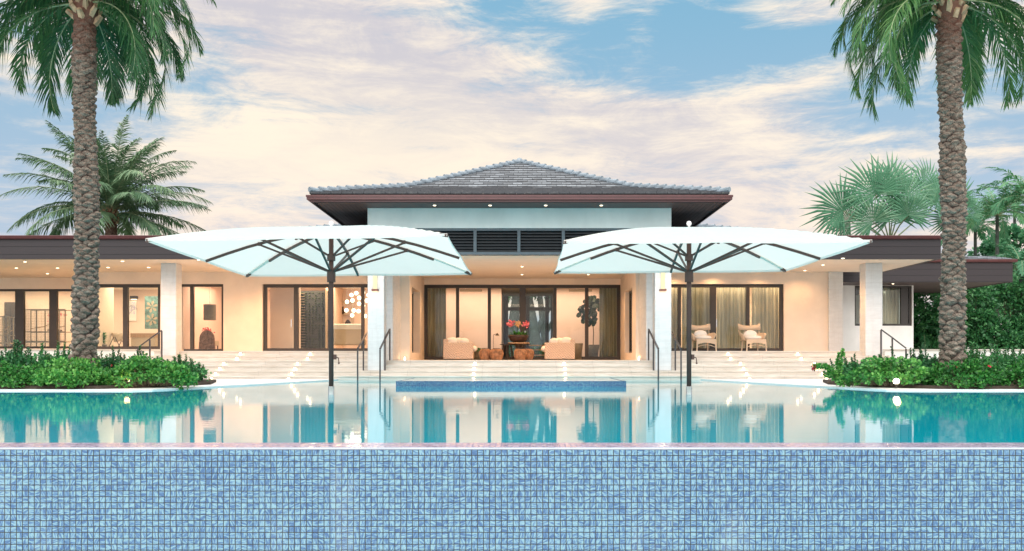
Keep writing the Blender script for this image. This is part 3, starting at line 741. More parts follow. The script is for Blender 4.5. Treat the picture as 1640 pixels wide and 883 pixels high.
# ------------------------------------------------------------------ lamps
WARM = (1, .54, .25)
def downlight_src():
    o = empty('downlight', (0, 0, 0), 'x', 'ceiling light')
    MB().lathe((0, 0, -.012), [(.062, .0), (.066, .012)], 16).build('trim_ring', M_WHITE, o)
    MB().lathe((0, 0, -.022), [(.045, .0), (.047, .009)], 16).build('lens', M_LED, o)
    return o
dl0 = None
def downlight(loc, label, grp, e=55, spot=150):
    global dl0
    if dl0 is None: dl0 = downlight_src(); o = dl0; o.location = loc; o['label'] = label
    else: o = copy_thing(dl0, loc, label)
    o['group'] = grp
    if loc[1] > 33.8 and loc[1] < 35 and e > 100: e *= .3
    if e: lamp('downlight_beam', 'SPOT', (loc[0], loc[1], loc[2]-.06), e, WARM, None, size=.05, spot=spot, blend=.8)
    return o
ords = ['first', 'second', 'third', 'fourth', 'fifth', 'sixth', 'seventh', 'eighth', 'ninth', 'tenth', 'eleventh', 'twelfth']
def on_plane(x, y, Zp): d_ = (Zp-.72)*1440/(573-y); return (px(x, d_), d_, Zp)
Lft = sorted([(40, 419), (26, 429), (92, 429), (15, 446), (76, 438), (173, 428), (196, 418), (213, 438), (238, 428), (318, 416), (352, 427)])
for i, (x_, y_) in enumerate(Lft): downlight(on_plane(x_, y_, ZS), f'small lit downlight in the left terrace ceiling, {ords[i]} from its outer end', 'downlights in the left terrace ceiling', 170)
Rgt = sorted([(1350, 413.5), (1318, 424), (1289, 433), (1145, 434), (1222, 433.5), (1079, 434)])
for i, (x_, y_) in enumerate(Rgt): downlight(on_plane(x_, y_, ZS), f'small lit downlight in the right terrace ceiling, {ords[i]} from the tall roof', 'downlights in the right terrace ceiling', 190)
for i, (x_, d_) in enumerate(((-9.5, 33.6), (-7.4, 33.6), (-5.6, 33.6))): downlight((x_, d_, ZS), f'downlight above the terrace before the left sliding door, {ords[i]} from the slim window', 'downlights in the left terrace ceiling', 190)
for i, (x_, d_) in enumerate(((-2.6, 33.4), (.1, 33.4), (2.8, 33.4), (-2.6, 36.6), (.1, 36.6), (2.8, 36.6))):
    downlight((x_, d_, ZC), f'downlight in the porch ceiling, {["front","rear"][i//3]} row, {["by the left wall","over the middle","by the right wall"][i%3]}', 'downlights in the porch ceiling', 190)
for i, x_ in enumerate((696, 785, 874, 963)): downlight((px(x_, 29.0), 29.0, 5.641), f'tiny eave light under the hipped roof, {ords[i]} from the left', 'eave lights', 6, 100)
for i, (x_, y_) in enumerate(((1421, 451.5), (1498, 467), (1572, 455))): 
    q = (12.2+[4, 5.4, 7.6][i], [39, 41.6, 40.5][i], pz(452, Y2)+.02); downlight(q, f'small light in the dark far veranda ceiling, {ords[i]} from the house', 'far veranda lights', 12)

# step lights
def step_src():
    o = empty('step_light', (0, 0, 0), 'x', 'step light')
    f = MB(); f.box(-.058, .058, -.012, 0, .028, .046); f.box(-.058, -.044, -.012, 0, -.04, .028); f.box(.044, .058, -.012, 0, -.04, .028)
    f.box(-.058, .058, -.03, -.0121, .040, .046); f.build('hood', M_STEEL, o)
    MB().box(-.043, .043, -.006, 0, -.04, .027).build('lens', M_LED, o)
    return o
st0 = None
ris = [(29.0, .04), (29.4, .205), (29.8, .37), (30.2, .535), (31.6, .70), (32.0, .865)]
for X_, nm in ((-9.93, 'the outer left'), (-7.45, 'the inner left'), (-1.5, 'the left middle'), (1.5, 'the right middle'), (7.42, 'the inner right'), (9.9, 'the outer right')):
    rr_ = ris[:4] if abs(X_) < 3 else ris
    for i, (y_, z_) in enumerate(rr_):
        lab = f'lit step light in {nm} column, on riser {ords[i]} from the water'
        if st0 is None: st0 = step_src(); o = st0; o.location = (X_, y_-.002, z_); o['label'] = lab
        else: o = copy_thing(st0, (X_, y_-.002, z_), lab)
        o['group'] = 'step lights'
        lamp('step_glow', 'SPOT', (X_, y_-.05, z_+.0), 5, WARM, rot=(R(38), 0, 0), size=.03, spot=150, blend=1)

# wall lamps on the front columns
for s, xc in ((-1, px(600.5, 29.5)), (1, px(1062, 29.5))):
    o = empty('wall_lamp', (xc, 29.6, pz(466, 29.5)), f'lit bronze and glass wall lamp on the {"left" if s < 0 else "right"} porch column', 'wall lamp', 'wall lamps')
    f = MB().box(-.11, .11, -.12, -.001, 0, .06); f.box(-.11, .11, -.12, -.001, .66, .72); f.box(-.04, .04, -.02, -.001, .0601, .6599); f.build('body', M_BRONZE, o)
    MB().lathe((0, -.068, .061), [(.062, 0), (.062, .598)], 18).build('lamp_shade', M_BULB, o, True)
    lamp('wall_lamp_glow', 'POINT', (xc, 29.42, pz(466, 29.5)-.10), 3, WARM, size=.05); lamp('wall_lamp_glow', 'POINT', (xc, 29.30, pz(466, 29.5)+.4), 2.5, WARM, size=.08)
# porch floor uplights
for i, (x_, y_) in enumerate(((-4.5, 33.3), (-4.25, 33.3), (4.42, 33.3), (4.55, 33.35))):
    o = tag(MB().lathe((0, 0, 0), [(.03, 0), (.035, .02), (.03, .10), (.012, .13)], 10).build('uplight', M_GLOBE), f'small glowing floor light against the porch pier, {["left pair, outer","left pair, inner","right pair, inner","right pair, outer"][i]}', 'floor light', 'porch floor lights'); o.location = (x_, y_, ZB)
    lamp('uplight_glow', 'POINT', (x_, y_-.05, ZB+.12), 1.5, WARM, size=.03)
# rooms
lamp('room_light', 'AREA', (-8.0, 38.2, 3.80), 240, (1, .68, .42), size=4, sy=3)
lamp('room_light', 'AREA', (-12.3, 38.4, 3.80), 120, (1, .62, .42), size=2, sy=3)
lamp('room_light', 'AREA', (-16.0, 38.6, 3.80), 190, (1, .80, .54), size=4, sy=3)
lamp('room_light', 'AREA', (-24, 39.6, 3.80), 330, (1, .72, .46), size=9, sy=2.5)
lamp('room_light', 'AREA', (0, 40.3, 3.95), 330, (1, .68, .46), size=8, sy=2.4)
lamp('room_light', 'AREA', (8.3, 36.2, 3.80), 260, (1, .78, .52), size=6, sy=1.2)
lamp('room_light', 'AREA', (15.5, 41.5, 3.7), 40, (.9, 1, .95), size=2, sy=2)

# ------------------------------------------------------------------ curtains
def curtain(x0, x1, y, z0, z1, m, label, pitch=.16, amp=.06, grp=None, seed=0):
    rr = random.Random(seed); n = int((x1-x0)/pitch*8); mb = MB(); vs = []
    ph = 0; rows = 10
    phs = []
    for i in range(n+1): phs.append(ph); ph += 2*PI/8*rr.uniform(.7, 1.35)
    for j in range(rows+1):
        zz = z0+(z1-z0)*j/rows; k = .55+.45*(1-j/rows)
        for i in range(n+1): vs.append(((x1-x0)*i/n, amp*k*math.sin(phs[i]+.15*math.sin(j*.7+i*.2)), zz-z0))
    fs = [(j*(n+1)+i, j*(n+1)+i+1, (j+1)*(n+1)+i+1, (j+1)*(n+1)+i) for j in range(rows) for i in range(n)]
    o = MB().raw(vs, fs).build('curtain', m, None, True); o.location = (x0, y, z0)
    sm_ = o.modifiers.new('thick', 'SOLIDIFY'); sm_.thickness = .006
    return tag(o, label, 'curtain', grp)
curtain(px(685, 39), px(714.5, 39), 39.0, ZB+.02, 3.96, M_CURT, 'olive curtain gathered at the left end of the middle glass doors', seed=1)
curtain(px(960, 39), px(990, 39), 39.0, ZB+.02, 3.96, M_CURT, 'olive curtain gathered behind the potted tree at the right end of the middle doors', seed=2)
curtain(5.2, px(1088, 36), 35.9, FL+.02, 3.84, M_SHEER, 'sand curtain behind the door panel nearest the right porch column', seed=3, grp='bedroom curtains')
curtain(px(1091, 36), px(1139, 36), 35.8, FL+.02, 3.84, M_SHEER, 'sand curtain behind the first wicker chair and parasol pole', seed=4, grp='bedroom curtains')
curtain(px(1147, 36), px(1196, 36), 35.9, FL+.02, 3.84, M_SHEER, 'sand curtain between the two wicker chairs', seed=5, grp='bedroom curtains')
curtain(px(1202, 36), px(1249, 36), 35.8, FL+.02, 3.84, M_SHEER, 'sand curtain behind the outer right door panel beyond the second wicker chair', seed=6, grp='bedroom curtains')
curtain(px(1415, 40.5), px(1441, 40.5), 40.55, pz(522, Y3)+.03, 3.9, M_SHEER, 'pale curtain in the far right window behind the outer column', seed=7, amp=.04)
# ------------------------------------------------------------------ parasols
def parasol(cx, cy, corners, apex, labels, crank_px):
    o = empty('parasol', (cx, cy, 0), labels, 'parasol', 'white parasols standing in the pool')
    L = lambda p_: (p_[0]-cx, p_[1]-cy, p_[2])
    c = [Vector(L(p_)) for p_ in corners]     # nl, nr, fr, fl
    mids = {}
    def edge(a, b_):                          # a,b in [-1,1]; bilinear
        u_, v_ = (a+1)/2, (b_+1)/2
        p_ = (c[0]*(1-u_)+c[1]*u_)*(1-v_)+(c[3]*(1-u_)+c[2]*u_)*v_
        return p_
    ap = Vector((0, 0, apex))
    def surf(a, b_):
        r_ = max(abs(a), abs(b_))
        if r_ < 1e-6: return ap.copy()
        e_ = edge(a/r_, b_/r_); m_ = min(abs(a), abs(b_))/r_       # 0 at mid rib, 1 at corner rib
        sag = .025*math.sin(PI*m_)
        p_ = ap.lerp(e_, r_); p_.z += .085*math.sin(PI*r_)-.05*sag-r_*sag*.5
        ctr = Vector((0, 0, 0)); inward = Vector((e_.x, e_.y, 0)); p_ -= inward*(sag*.25*r_**3)
        return p_
    N = 32; vs = [tuple(surf(-1+2*i/N, -1+2*j/N)) for j in range(N+1) for i in range(N+1)]
    fs = [(j*(N+1)+i, j*(N+1)+i+1, (j+1)*(N+1)+i+1, (j+1)*(N+1)+i) for j in range(N) for i in range(N)]
    mb = MB().raw(vs, fs)
    cn = mb.build('canopy', M_CANV, o)
    # hem: a narrow doubled strip along the rim
    hem = MB(); rim = [(-1+2*i/N, -1) for i in range(N)]+[(1, -1+2*i/N) for i in range(N)]+[(1-2*i/N, 1) for i in range(N)]+[(-1, 1-2*i/N) for i in range(N)]
    q = [surf(a, b_) for a, b_ in rim]; k = len(q)
    hem.raw([tuple(p_) for p_ in q]+[tuple(p_-Vector((0, 0, .045))) for p_ in q], [(i, (i+1) % k, k+(i+1) % k, k+i) for i in range(k)])
    hem.build('hem', M_CANV, cn)
    MB().tube([(0, 0, -.6), (0, 0, .16)], .060, 14).build('base_sleeve', M_STEEL, o, True)
    MB().tube([(0, 0, .16), (0, 0, apex-.02)], .047, 14).build('pole', M_BRONZE, o, True)
    zu, zl = pz(409, cy), pz(434, cy)
    MB().tube([(0, 0, zu-.11), (0, 0, zu+.02)], .080, 12).build('hub', M_BRONZE, o); MB().tube([(0, 0, zl-.22), (0, 0, zl+.02)], .083, 12).build('hub', M_BRONZE, o)
    rot_ = {}
    for a, b_ in ((-1, -1), (0, -1), (1, -1), (1, 0), (1, 1), (0, 1), (-1, 1), (-1, 0)):
        corner = a and b_
        def rp(r_, dz=-.05): p_ = surf(a*r_, b_*r_); return Vector((p_.x, p_.y, p_.z+dz))
        rb = MB(); rend = .70 if corner else .985
        prev = rp(.03, -.06)
        for k in range(1, 7):
            cur = rp(rend*k/6); rb.bar(prev, cur, .038, .05); prev = cur
        r0 = rb.build('rib', M_BRONZE, o)
        if corner:
            s2 = MB(); prev = rp(.701, -.03)
            for k in range(1, 4): cur = rp(.70+.25*k/3, -.03); s2.bar(prev, cur, .07, .02); prev = cur
            s2.build('pocket', M_CANV, r0)
            MB().bar(rp(.952, -.035), rp(.998, -.04), .055, .05).build('tip_cap', M_BRONZE, r0)
        d_ = Vector((a, b_, 0)).normalized()
        j1 = rp(.50 if corner else .56, -.075)
        sb = MB().bar(Vector((0, 0, zl))+d_*.09, j1, .032, .038); sb.box(j1.x-.03, j1.x+.03, j1.y-.03, j1.y+.03, j1.z-.02, j1.z+.05); sb.build('strut', M_BRONZE, o)
        if corner:
            j2 = rp(.27, -.075); sb = MB().bar(Vector((0, 0, zu))+d_*.09, j2, .028, .034); sb.build('strut', M_BRONZE, o)
    MB().lathe((0, 0, apex), [(.025, 0), (.025, .03), (.045, .045), (.052, .075), (.038, .11), (.008, .125)], 14).build('finial', M_WHITE, o, True)
    zc = pz(572, cy)
    cr = MB().box(.048, .10, -.03, .03, zc-.05, zc+.05); cr.tube([(.10, 0, zc), (.14, 0, zc-.02), (.15, 0, zc-.10)], .010, 6); cr.ball((.15, 0, zc-.12), .02, 8, 6); cr.build('crank', M_BRONZE, o)
    return o
def P(x, y, d_): return (px(x, d_), d_, pz(y, d_))
parasol(px(530.5, 17.6), 17.6, [P(233, 382, 14.9), P(716, 374, 14.7), P(755, 437, 20.3), P(395, 440, 20.5)], 3.27, 'white square parasol with dark ribs in front of the left terrace', 1)
parasol(px(1103.5, 17.6), 17.6, [P(903, 385, 14.7), P(1397, 384, 14.9), P(1258, 432, 20.5), P(888, 435, 20.3)], 3.27, 'white square parasol in front of the terrace with the two wicker chairs', 1)

# ------------------------------------------------------------------ handrails
def handrail(pts_base, pts_top, label, name_grp='handrails on the steps'):
    o = empty('handrail', pts_base[0], label, 'handrail', name_grp)
    L = lambda p_: tuple(Vector(p_)-Vector(pts_base[0]))
    for a, b_ in zip(pts_base, pts_top): MB().bar(L(a), L((b_[0], b_[1]+.0001, b_[2]-.02)), .045, .045).build('post', M_RAIL, o)
    r_ = MB()
    for a, b_ in zip(pts_top[:-1], pts_top[1:]): r_.bar(L(a), L(b_), .055, .035)
    r_.build('rail', M_RAIL, o)
for X_, lab in ((-5.13, 'dark metal handrail just left of the left porch column'), (-4.42, 'dark metal handrail just right of the left porch column'),
                (4.40, 'dark metal handrail just left of the right porch column'), (5.12, 'dark metal handrail just right of the right porch column')):
    handrail([(X_, 28.5, -.25), (X_, 29.55, .295), (X_, 30.65, .625)], [(X_, 28.5, 1.0), (X_, 29.55, 1.335), (X_, 30.65, 1.69)], lab)
handrail([(px(259, 31), 31, .62), (px(240, 31), 31, .3), (px(221, 31), 31, .1)], [(px(259, 31), 31, 1.66), (px(240, 31), 31, pz(543, 31)), (px(221, 31), 31, pz(557, 31))], 'dark handrail going down behind the left shrubs by the outer column')
handrail([(px(1411, 31), 31, .62), (px(1429, 31), 31, .3), (px(1451, 31), 31, .1)], [(px(1411, 31), 31, 1.69), (px(1429, 31), 31, pz(541, 31)), (px(1451, 31), 31, pz(558, 31))], 'dark handrail going down behind the right shrubs by the outer column')
# glass guard rail at the far right veranda
o = empty('guard_rail', (14.8, 36.5, .95), 'low dark guard rail along the far right veranda', 'railing')
f = MB(); f.box(3.0, 26, 0, .05, .07, .11)
for k in range(9): f.box(3.0+k*2.6, 3.05+k*2.6, 0, .05, -.01, .0699)
f.build('rail', M_RAIL, o)

# ------------------------------------------------------------------ wicker chairs on the right terrace
def wicker_chair():
    o = empty('wicker_chair', (0, 0, 0), 'x', 'armchair', 'pale wicker armchairs')
    for x_, y_ in ((-.36, -.30), (.36, -.30), (-.30, .28), (.30, .28)):
        MB().tube([(x_*1.08, y_*1.1, 0), (x_, y_, .42)], [.022, .032], 8).build('leg', M_WICK2, o)
    s = MB(); n = 14
    # seat apron, arched in front
    for side in (0,):
        vs = []
        for i in range(n+1):
            u_ = i/n; x_ = -.38+.76*u_; arch = .06*math.sin(PI*u_)
            vs += [(x_, -.32, .26+arch), (x_, -.32, .46), (x_, -.27, .46), (x_, -.27, .26+arch)]
        fs = []
        for i in range(n):
            a = i*4; fs += [(a, a+4, a+5, a+1), (a+1, a+5, a+6, a+2), (a+2, a+6, a+7, a+3), (a+3, a+7, a+4, a)]
        s.raw(vs, fs)
    s.rbox(-.38, .38, -.27, .32, .40, .455, .015)
    # second lower arch (stretcher)
    s.tube([(-.36, -.28, .16), (-.2, -.28, .22), (0, -.28, .245), (.2, -.28, .22), (.36, -.28, .16)], .013, 6)
    s.build('seat', M_WICK2, o)
    # wrap-around shell: arms and lower back
    sh = MB(); N = 36; vs = []
    for i in range(N+1):
        th = R(-205)+R(230)*i/N; th = R(200)-R(220)*i/N        # from left front round the back to right front
        c_, s_ = math.cos(th), math.sin(th)
        rx, ry = .47, .40; x_, y_ = rx*c_, .02+ry*s_
        arm = max(0, -s_+.0); back = max(0, s_)
        top = .62+.10*abs(c_)**2+.02*back-.0*arm
        if s_ < 0: top = .70-.12*(-s_)
        vs += [(x_*.80, y_*.85, .42), (x_*1.02, y_*1.03, top), (x_*1.08, y_*1.08, top-.015), (x_*.87, y_*.92, .42)]
    fs = []
    for i in range(N):
        a = i*4; fs += [(a, a+1, a+5, a+4), (a+1, a+2, a+6, a+5), (a+2, a+3, a+7, a+6)]
    sh.raw(vs, fs+[(0,3,2,1), (N*4, N*4+1, N*4+2, N*4+3)]); sh.build('arms', M_WICK2, o, True)
    # top back band, upturned ears
    b2 = MB(); N = 20; vs = []
    for i in range(N+1):
        u_ = -1+2*i/N; x_ = .44*u_; y_ = .46-.10*u_*u_; zt_ = .99+.085*u_*u_; zb_ = .80+.03*u_*u_
        vs += [(x_, y_-.05, zb_), (x_*1.02, y_, zt_), (x_*1.02, y_+.03, zt_), (x_, y_-.02, zb_)]
    fs = []
    for i in range(N):
        a = i*4; fs += [(a, a+4, a+5, a+1), (a+1, a+5, a+6, a+2), (a+2, a+6, a+7, a+3), (a+3, a+7, a+4, a)]
    b2.raw(vs, fs+[(0,1,2,3), (N*4+3, N*4+2, N*4+1, N*4)])
    for x_ in (-.40, .40, -.14, .14): b2.tube([(x_, .34+.03*(abs(x_) < .2), .60), (x_*1.02, .40+.03*(abs(x_) < .2), .82)], .016, 6)
    b2.build('backrest', M_WICK2, o, True)
    cu = MB().ball((0, 0, .52), .33, 16, 8, (1.0, .85, .30)); cu.ball((-.02, .20, .64), .24, 14, 8, (1.15, .45, .72)); cu.build('cushion', M_LINEN, o, True)
    return o
wc = wicker_chair(); wc.location = (px(1126, 34), 34, FL); wc.rotation_euler.z = R(12); wc['label'] = 'pale wicker armchair partly behind the right parasol pole'
copy_thing(wc, (px(1206, 34), 34, FL), 'pale wicker armchair standing clear of the parasol pole, by the outer door panels', R(9))

# ------------------------------------------------------------------ porch furniture
def wicker_sofa(xc, label, face):
    o = empty('wicker_armchair', (xc, 36.6, ZB), label, 'armchair', 'wicker lounge chairs')
    hw = .60
    s = MB().rbox(-hw, hw, -.45, -.30, .04, .70, .015); s.rbox(-hw, hw, .30, .45, .04, .70, .015); s.build('arms', M_WICK, o)
    MB().rbox(-hw, hw, -.30, .30, .06, .38, .012).build('seat', M_WICK, o)
    a, b_ = sorted((-face*hw, -face*(hw-.16))); MB().rbox(a, b_, -.452, .452, .04, .84, .015).build('backrest', M_WICK, o)
    c = MB().ball((face*.08, 0, .46), .36, 16, 8, (1.2, .8, .30)); c.ball((face*.62, -.05, .45), .17, 12, 8, (.8, 1.3, .7)); c.build('seat_cushion', M_LINEN, o, True)
    for k, (x_, y_, r_) in enumerate(((-face*.28, -.12, .25), (-face*.02, .05, .22), (face*.22, -.1, .20))):
        MB().ball((x_, y_, .74), r_, 12, 8, (1.0, .5, .78)).build('pillow', M_LINEN, o, True)
wicker_sofa(px(735, 36.6), 'boxy wicker lounge chair with white pillows by the left curtain', 1)
wicker_sofa(px(896, 36.6), 'boxy wicker lounge chair with white pillows in front of the potted tree', -1)
def log_stool(x_, y_, r_, label, seed):
    rr = random.Random(seed); o = empty('log_stool', (x_, y_, ZB), label, 'stool', 'carved log stools')
    vs = []; n = 9
    prof_ = [(.75, 0), (1.0, .14), (1.05, .26), (.98, .36), (.72, .44)]
    for r0, z_ in prof_:
        for k in range(n): q = rr.uniform(.9, 1.08); vs.append((r_*r0*q*math.cos(2*PI*k/n), r_*r0*q*math.sin(2*PI*k/n), z_+rr.uniform(-.01, .01)))
    fs = [(i*n+k, i*n+(k+1) % n, (i+1)*n+(k+1) % n, (i+1)*n+k) for i in range(4) for k in range(n)]+[tuple(range(n-1, -1, -1)), tuple(range(4*n, 5*n))]
    MB().raw(vs, fs).build('seat', M_LOG, o)
    MB().lathe((0, 0, .441), [(r_*.55, 0), (r_*.55, .02), (r_*.2, .025)], 9).build('top_inlay', M_DARK, o)
log_stool(px(777, 36), 36.0, .24, 'dark carved log stool nearest the left lounge chair', 1)
log_stool(px(795, 35.8), 35.8, .27, 'reddish carved log stool in front of the reading lamp', 2)
log_stool(px(833, 35.9), 35.9, .25, 'carved log stool right under the flower bowl', 3)
log_stool(px(845, 36.4), 36.4, .24, 'carved log stool between the flower bowl and the right lounge chair', 4)
# bowl table with flowers
xt = px(831, 37.2)
o = empty('pedestal_table', (xt, 37.2, ZB), 'round wooden table carrying the flower bowl', 'table')
MB().lathe((0, 0, .66), [(.44, 0), (.46, .03), (.44, .06)], 24).build('tabletop', M_WOOD, o)
MB().lathe((0, 0, 0), [(.24, 0), (.22, .03), (.13, .2), (.13, .5), (.2, .659)], 16).build('pedestal', M_DARK, o)
def bowl_flowers():
    o = empty('flower_bowl', (px(830, 37.2), 37.2, ZB+.721), 'wide brown bowl of pink and peach orchids on the wooden table', 'flower bowl')
    MB().lathe((0, 0, 0), [(.20, 0), (.33, .08), (.41, .22), (.42, .31), (.38, .31), (.30, .24)], 24).build('bowl', M_BOWL, o, True)
    lv = MB(); rr = random.Random(3)
    for k in range(170):
        a = rr.uniform(0, 2*PI); r_ = rr.uniform(0, .3); el_ = rr.uniform(.2, 1.3)
        lv.leaf((r_*math.cos(a), r_*math.sin(a), .26), (math.cos(a)*math.cos(el_), math.sin(a)*math.cos(el_), math.sin(el_)), (0, 0, 1), rr.uniform(.2, .42), .05, rr.random(), .25)
    for x_ in (-.33, -.02, .30): lv.tube([(x_*.3, 0, .28), (x_*.7, 0, .55), (x_, -.02, .74)], .008, 5)
    lv.build('leaves', M_BUSH, o)
    for x_, m_ in ((-.33, M_PINK), (-.02, M_PEACH), (.32, M_PINK)):
        p_ = MB()
        for k in range(46):
            c_ = Vector((x_+rr.gauss(0, .065), rr.gauss(0, .05)-.02, .77+rr.gauss(0, .05)))
            dd = Vector((rr.gauss(0, 1), rr.gauss(0, 1), rr.gauss(0, 1))); p_.leaf(c_, dd, (rr.gauss(0, 1), 1, .3), .09, .08, rr.random())
        p_.build('blossom', m_, o)
bowl_flowers()
for i, x_ in enumerate((809, 816)):
    o = empty('side_table', (px(x_, 36.9), 36.9+.3*i, ZB), ['black tripod side table left of the flower bowl', 'black tripod side table touching the flower bowl table'][i], 'side table')
    MB().lathe((0, 0, .62), [(.22, 0), (.22, .03)], 18).build('tabletop', M_DARK, o)
    for k in range(4):
        a = 2*PI*k/4+.5; MB().bar((.20*math.cos(a), .20*math.sin(a), 0), (.07*math.cos(a), .07*math.sin(a), .619), .03, .03).build('leg', M_DARK, o)
o = empty('reading_lamp', (px(790, 37.8), 37.8, ZB), 'thin bent reading lamp beside the log stools', 'floor lamp')
MB().tube([(-.0, 0, .02), (0, 0, 1.02), (.02, 0, 1.06), (.14, 0, 1.10)], .010, 6).lathe((0, 0, 0), [(.11, 0), (.11, .02)], 14).build('stand', M_FRAME, o)
MB().lathe((.17, 0, 1.02), [(.09, 0), (.03, .09), (.015, .11)], 12).build('lamp_shade', M_FRAME, o)
# potted foliage near left lounge chair
o = empty('basket_plant', (px(769, 37.6), 37.6, ZB), 'round dark basket with trailing plant behind the left stools', 'planter')
MB().lathe((0, 0, 0), [(.20, 0), (.29, .15), (.28, .36), (.2, .42)], 16).build('basket', M_POT, o, True)
lv = MB(); rr = random.Random(8)
for k in range(140):
    a = rr.uniform(0, 2*PI); e_ = rr.uniform(-.2, 1.2); lv.leaf((.15*math.cos(a), .15*math.sin(a), .42), (math.cos(a)*math.cos(e_), math.sin(a)*math.cos(e_), math.sin(e_)), (0, 0, 1), rr.uniform(.12, .3), .06, rr.random(), .5)
lv.build('leaves', M_HEDGE, o)
# fiddle leaf tree inside
o = empty('potted_tree', (px(950, 39.6), 39.6, ZB), 'potted fiddle leaf tree with dark round leaves inside the glass', 'indoor tree')
MB().lathe((0, 0, 0), [(.20, 0), (.24, .4), (.29, .66), (.25, .66), (.23, .55)], 18).build('pot', M_POT, o, True)
MB().tube([(0, 0, .55), (.02, 0, 1.2), (-.02, 0, 1.7), (.0, 0, 2.3)], [.025, .022, .02, .012], 7).tube([(-.02, 0, 1.7), (-.25, 0, 2.1), (-.35, 0, 2.45)], .012, 5).build('trunk', M_STEM, o)
lv = MB()
for k in range(110):
    a = rr.uniform(0, 2*PI); z_ = rr.uniform(1.55, 2.75); r_ = rr.uniform(.1, .55)*math.sin(PI*(z_-1.35)/1.55)
    c_ = (-.12+r_*math.cos(a), r_*math.sin(a)*.6, z_); s_ = rr.uniform(.10, .15)
    n3_ = Vector((rr.gauss(0, .6), -1, rr.gauss(0, .6))).normalized(); t1 = n3_.orthogonal().normalized(); t2 = n3_.cross(t1)
    lv.raw([tuple(Vector(c_)+t1*s_*math.cos(q*PI/4)+t2*s_*.8*math.sin(q*PI/4)) for q in range(8)], [tuple(range(8))], rr.random())
lv.build('crown', M_FICUS, o)
o = tag(MB().lathe((0, 0, 0), [(.15, 0), (.18, .4), (.22, .7), (.19, .7)], 18).build('tall_pot', M_POT, None, True), 'tall empty grey pot beside the right lounge chair', 'pot'); o.location = (px(925.5, 38.1), 38.1, ZB)
o = empty('slatted_bench', (px(862, 40.5), 40.5, ZB), 'low wooden slatted bench seen through the middle doors', 'bench')
for z_ in (.18, .42, .62): MB().box(-.42, .42, -.2, .2, z_, z_+.05).build('shelf', M_WOOD, o)
for x_ in (-.38, .38): MB().box(x_-.03, x_+.03, -.18, .18, 0, .179).build('leg', M_DARK, o)
for xa_, xb_, nm in ((737, 772, 'left'), (911, 948, 'right')):
    z_ = pz(465.5, YI); o = empty('air_vent', (px((xa_+xb_)/2, YI), YI-.03, z_), f'narrow ceiling-height air grille on the {nm} inner wall', 'air vent', 'air vents')
    hw = (xb_-xa_)/2*YI/1440; f = MB().box(-hw, hw, 0, .028, -.05, .05); f.build('frame', M_VENT, o)
    f = MB()
    for k in range(4): f.box(-hw+.03, hw-.03, -.012, -.0005, -.036+k*.02, -.028+k*.02)
    f.build('slats', M_BEIGE, o)

# ------------------------------------------------------------------ left rooms
# window over the sliding door: wine wall, settee, picture, globe lights
o = empty('wine_cabinet', (px(500, 38.2), 38.3, FL), 'tall dark glass wine cabinet with rows of bottles', 'wine cabinet')
MB().box(-.62, .62, 0, .5, 0, 2.62).build('case', M_SLAT, o)
bt = MB()
for k in range(22):
    z_ = .1+k*.115
    for i in range(9):
        if random.random() < .8: x_ = -.56+i*.14+random.uniform(-.01, .01); bt.tube([(x_, -.22, z_), (x_, -.10, z_), (x_, -.05, z_), (x_, -.005, z_)], [.014, .016, .035, .036], 6, True, random.random())
bt.build('bottles', simple('bottle_glass', (.06, .09, .05), .12, .5, 9), o)
sh = MB()
for k in range(22): sh.box(-.60, -.30, -.20, -.001, .055+k*.115, .066+k*.115)
for x_ in (-.61, .61): sh.box(x_-.02, x_+.02, -.26, -.001, 0, 2.62)
sh.build('rack', M_VENT, o)
lamp('cabinet_light', 'AREA', (px(490, 38.2), 37.6, 3.6), 14, (1, .85, .6), size=1)
o = empty('settee', (px(556, 37.0), 37.0, FL), 'beige settee seen from behind through the left sliding door', 'sofa')
MB().rbox(-.66, .66, 0, .16, .30, 1.12, .04).build('backrest', M_BEIGE, o)
MB().rbox(-.66, .66, .161, .85, .28, .55, .04).build('seat', M_BEIGE, o)
MB().rbox(-.60, .60, -.01, .15, .90, 1.16, .04).build('head_cushion', M_LINEN, o)
for x_ in (-.6, .6): MB().box(x_-.03, x_+.03, .03, .09, 0, .30).build('leg', M_DARK, o)
o = empty('shelf_unit', (px(549, 41.2), 41.25, FL), 'small framed wall niche with dark ornaments behind the settee', 'shelf')
f = MB().box(-.45, .45, 0, .2, 1.1, 1.16).box(-.45, .45, 0, .2, 2.3, 2.36).box(-.45, -.38, 0, .2, 1.16, 2.3).box(.38, .45, 0, .2, 1.16, 2.3).box(-.38, .38, 0, .2, 1.72, 1.76); f.build('frame', M_BEIGE, o)
MB().lathe((-.05, .1, 1.761), [(.06, 0), (.12, .1), (.05, .25), (.06, .35)], 12).lathe((.2, .1, 1.161), [(.08, 0), (.14, .2), (.05, .35)], 12).build('ornament', M_DARK, o)
for k, (x_, y_) in enumerate([(554, 497), (561, 472), (566, 482), (571, 469), (557, 484), (573, 486), (568, 498), (577, 477), (576, 498), (582, 490), (583, 506), (586, 481), (563, 505), (588, 470), (578, 463)]):
    pass
ch = empty('globe_chandelier', (px(571, 37.4), 37.4, 3.86), 'cluster of glowing glass globes hanging above the settee', 'chandelier')
MB().lathe((0, 0, -.05), [(.3, 0), (.3, .05)], 20).build('ceiling_plate', M_STEEL, ch)
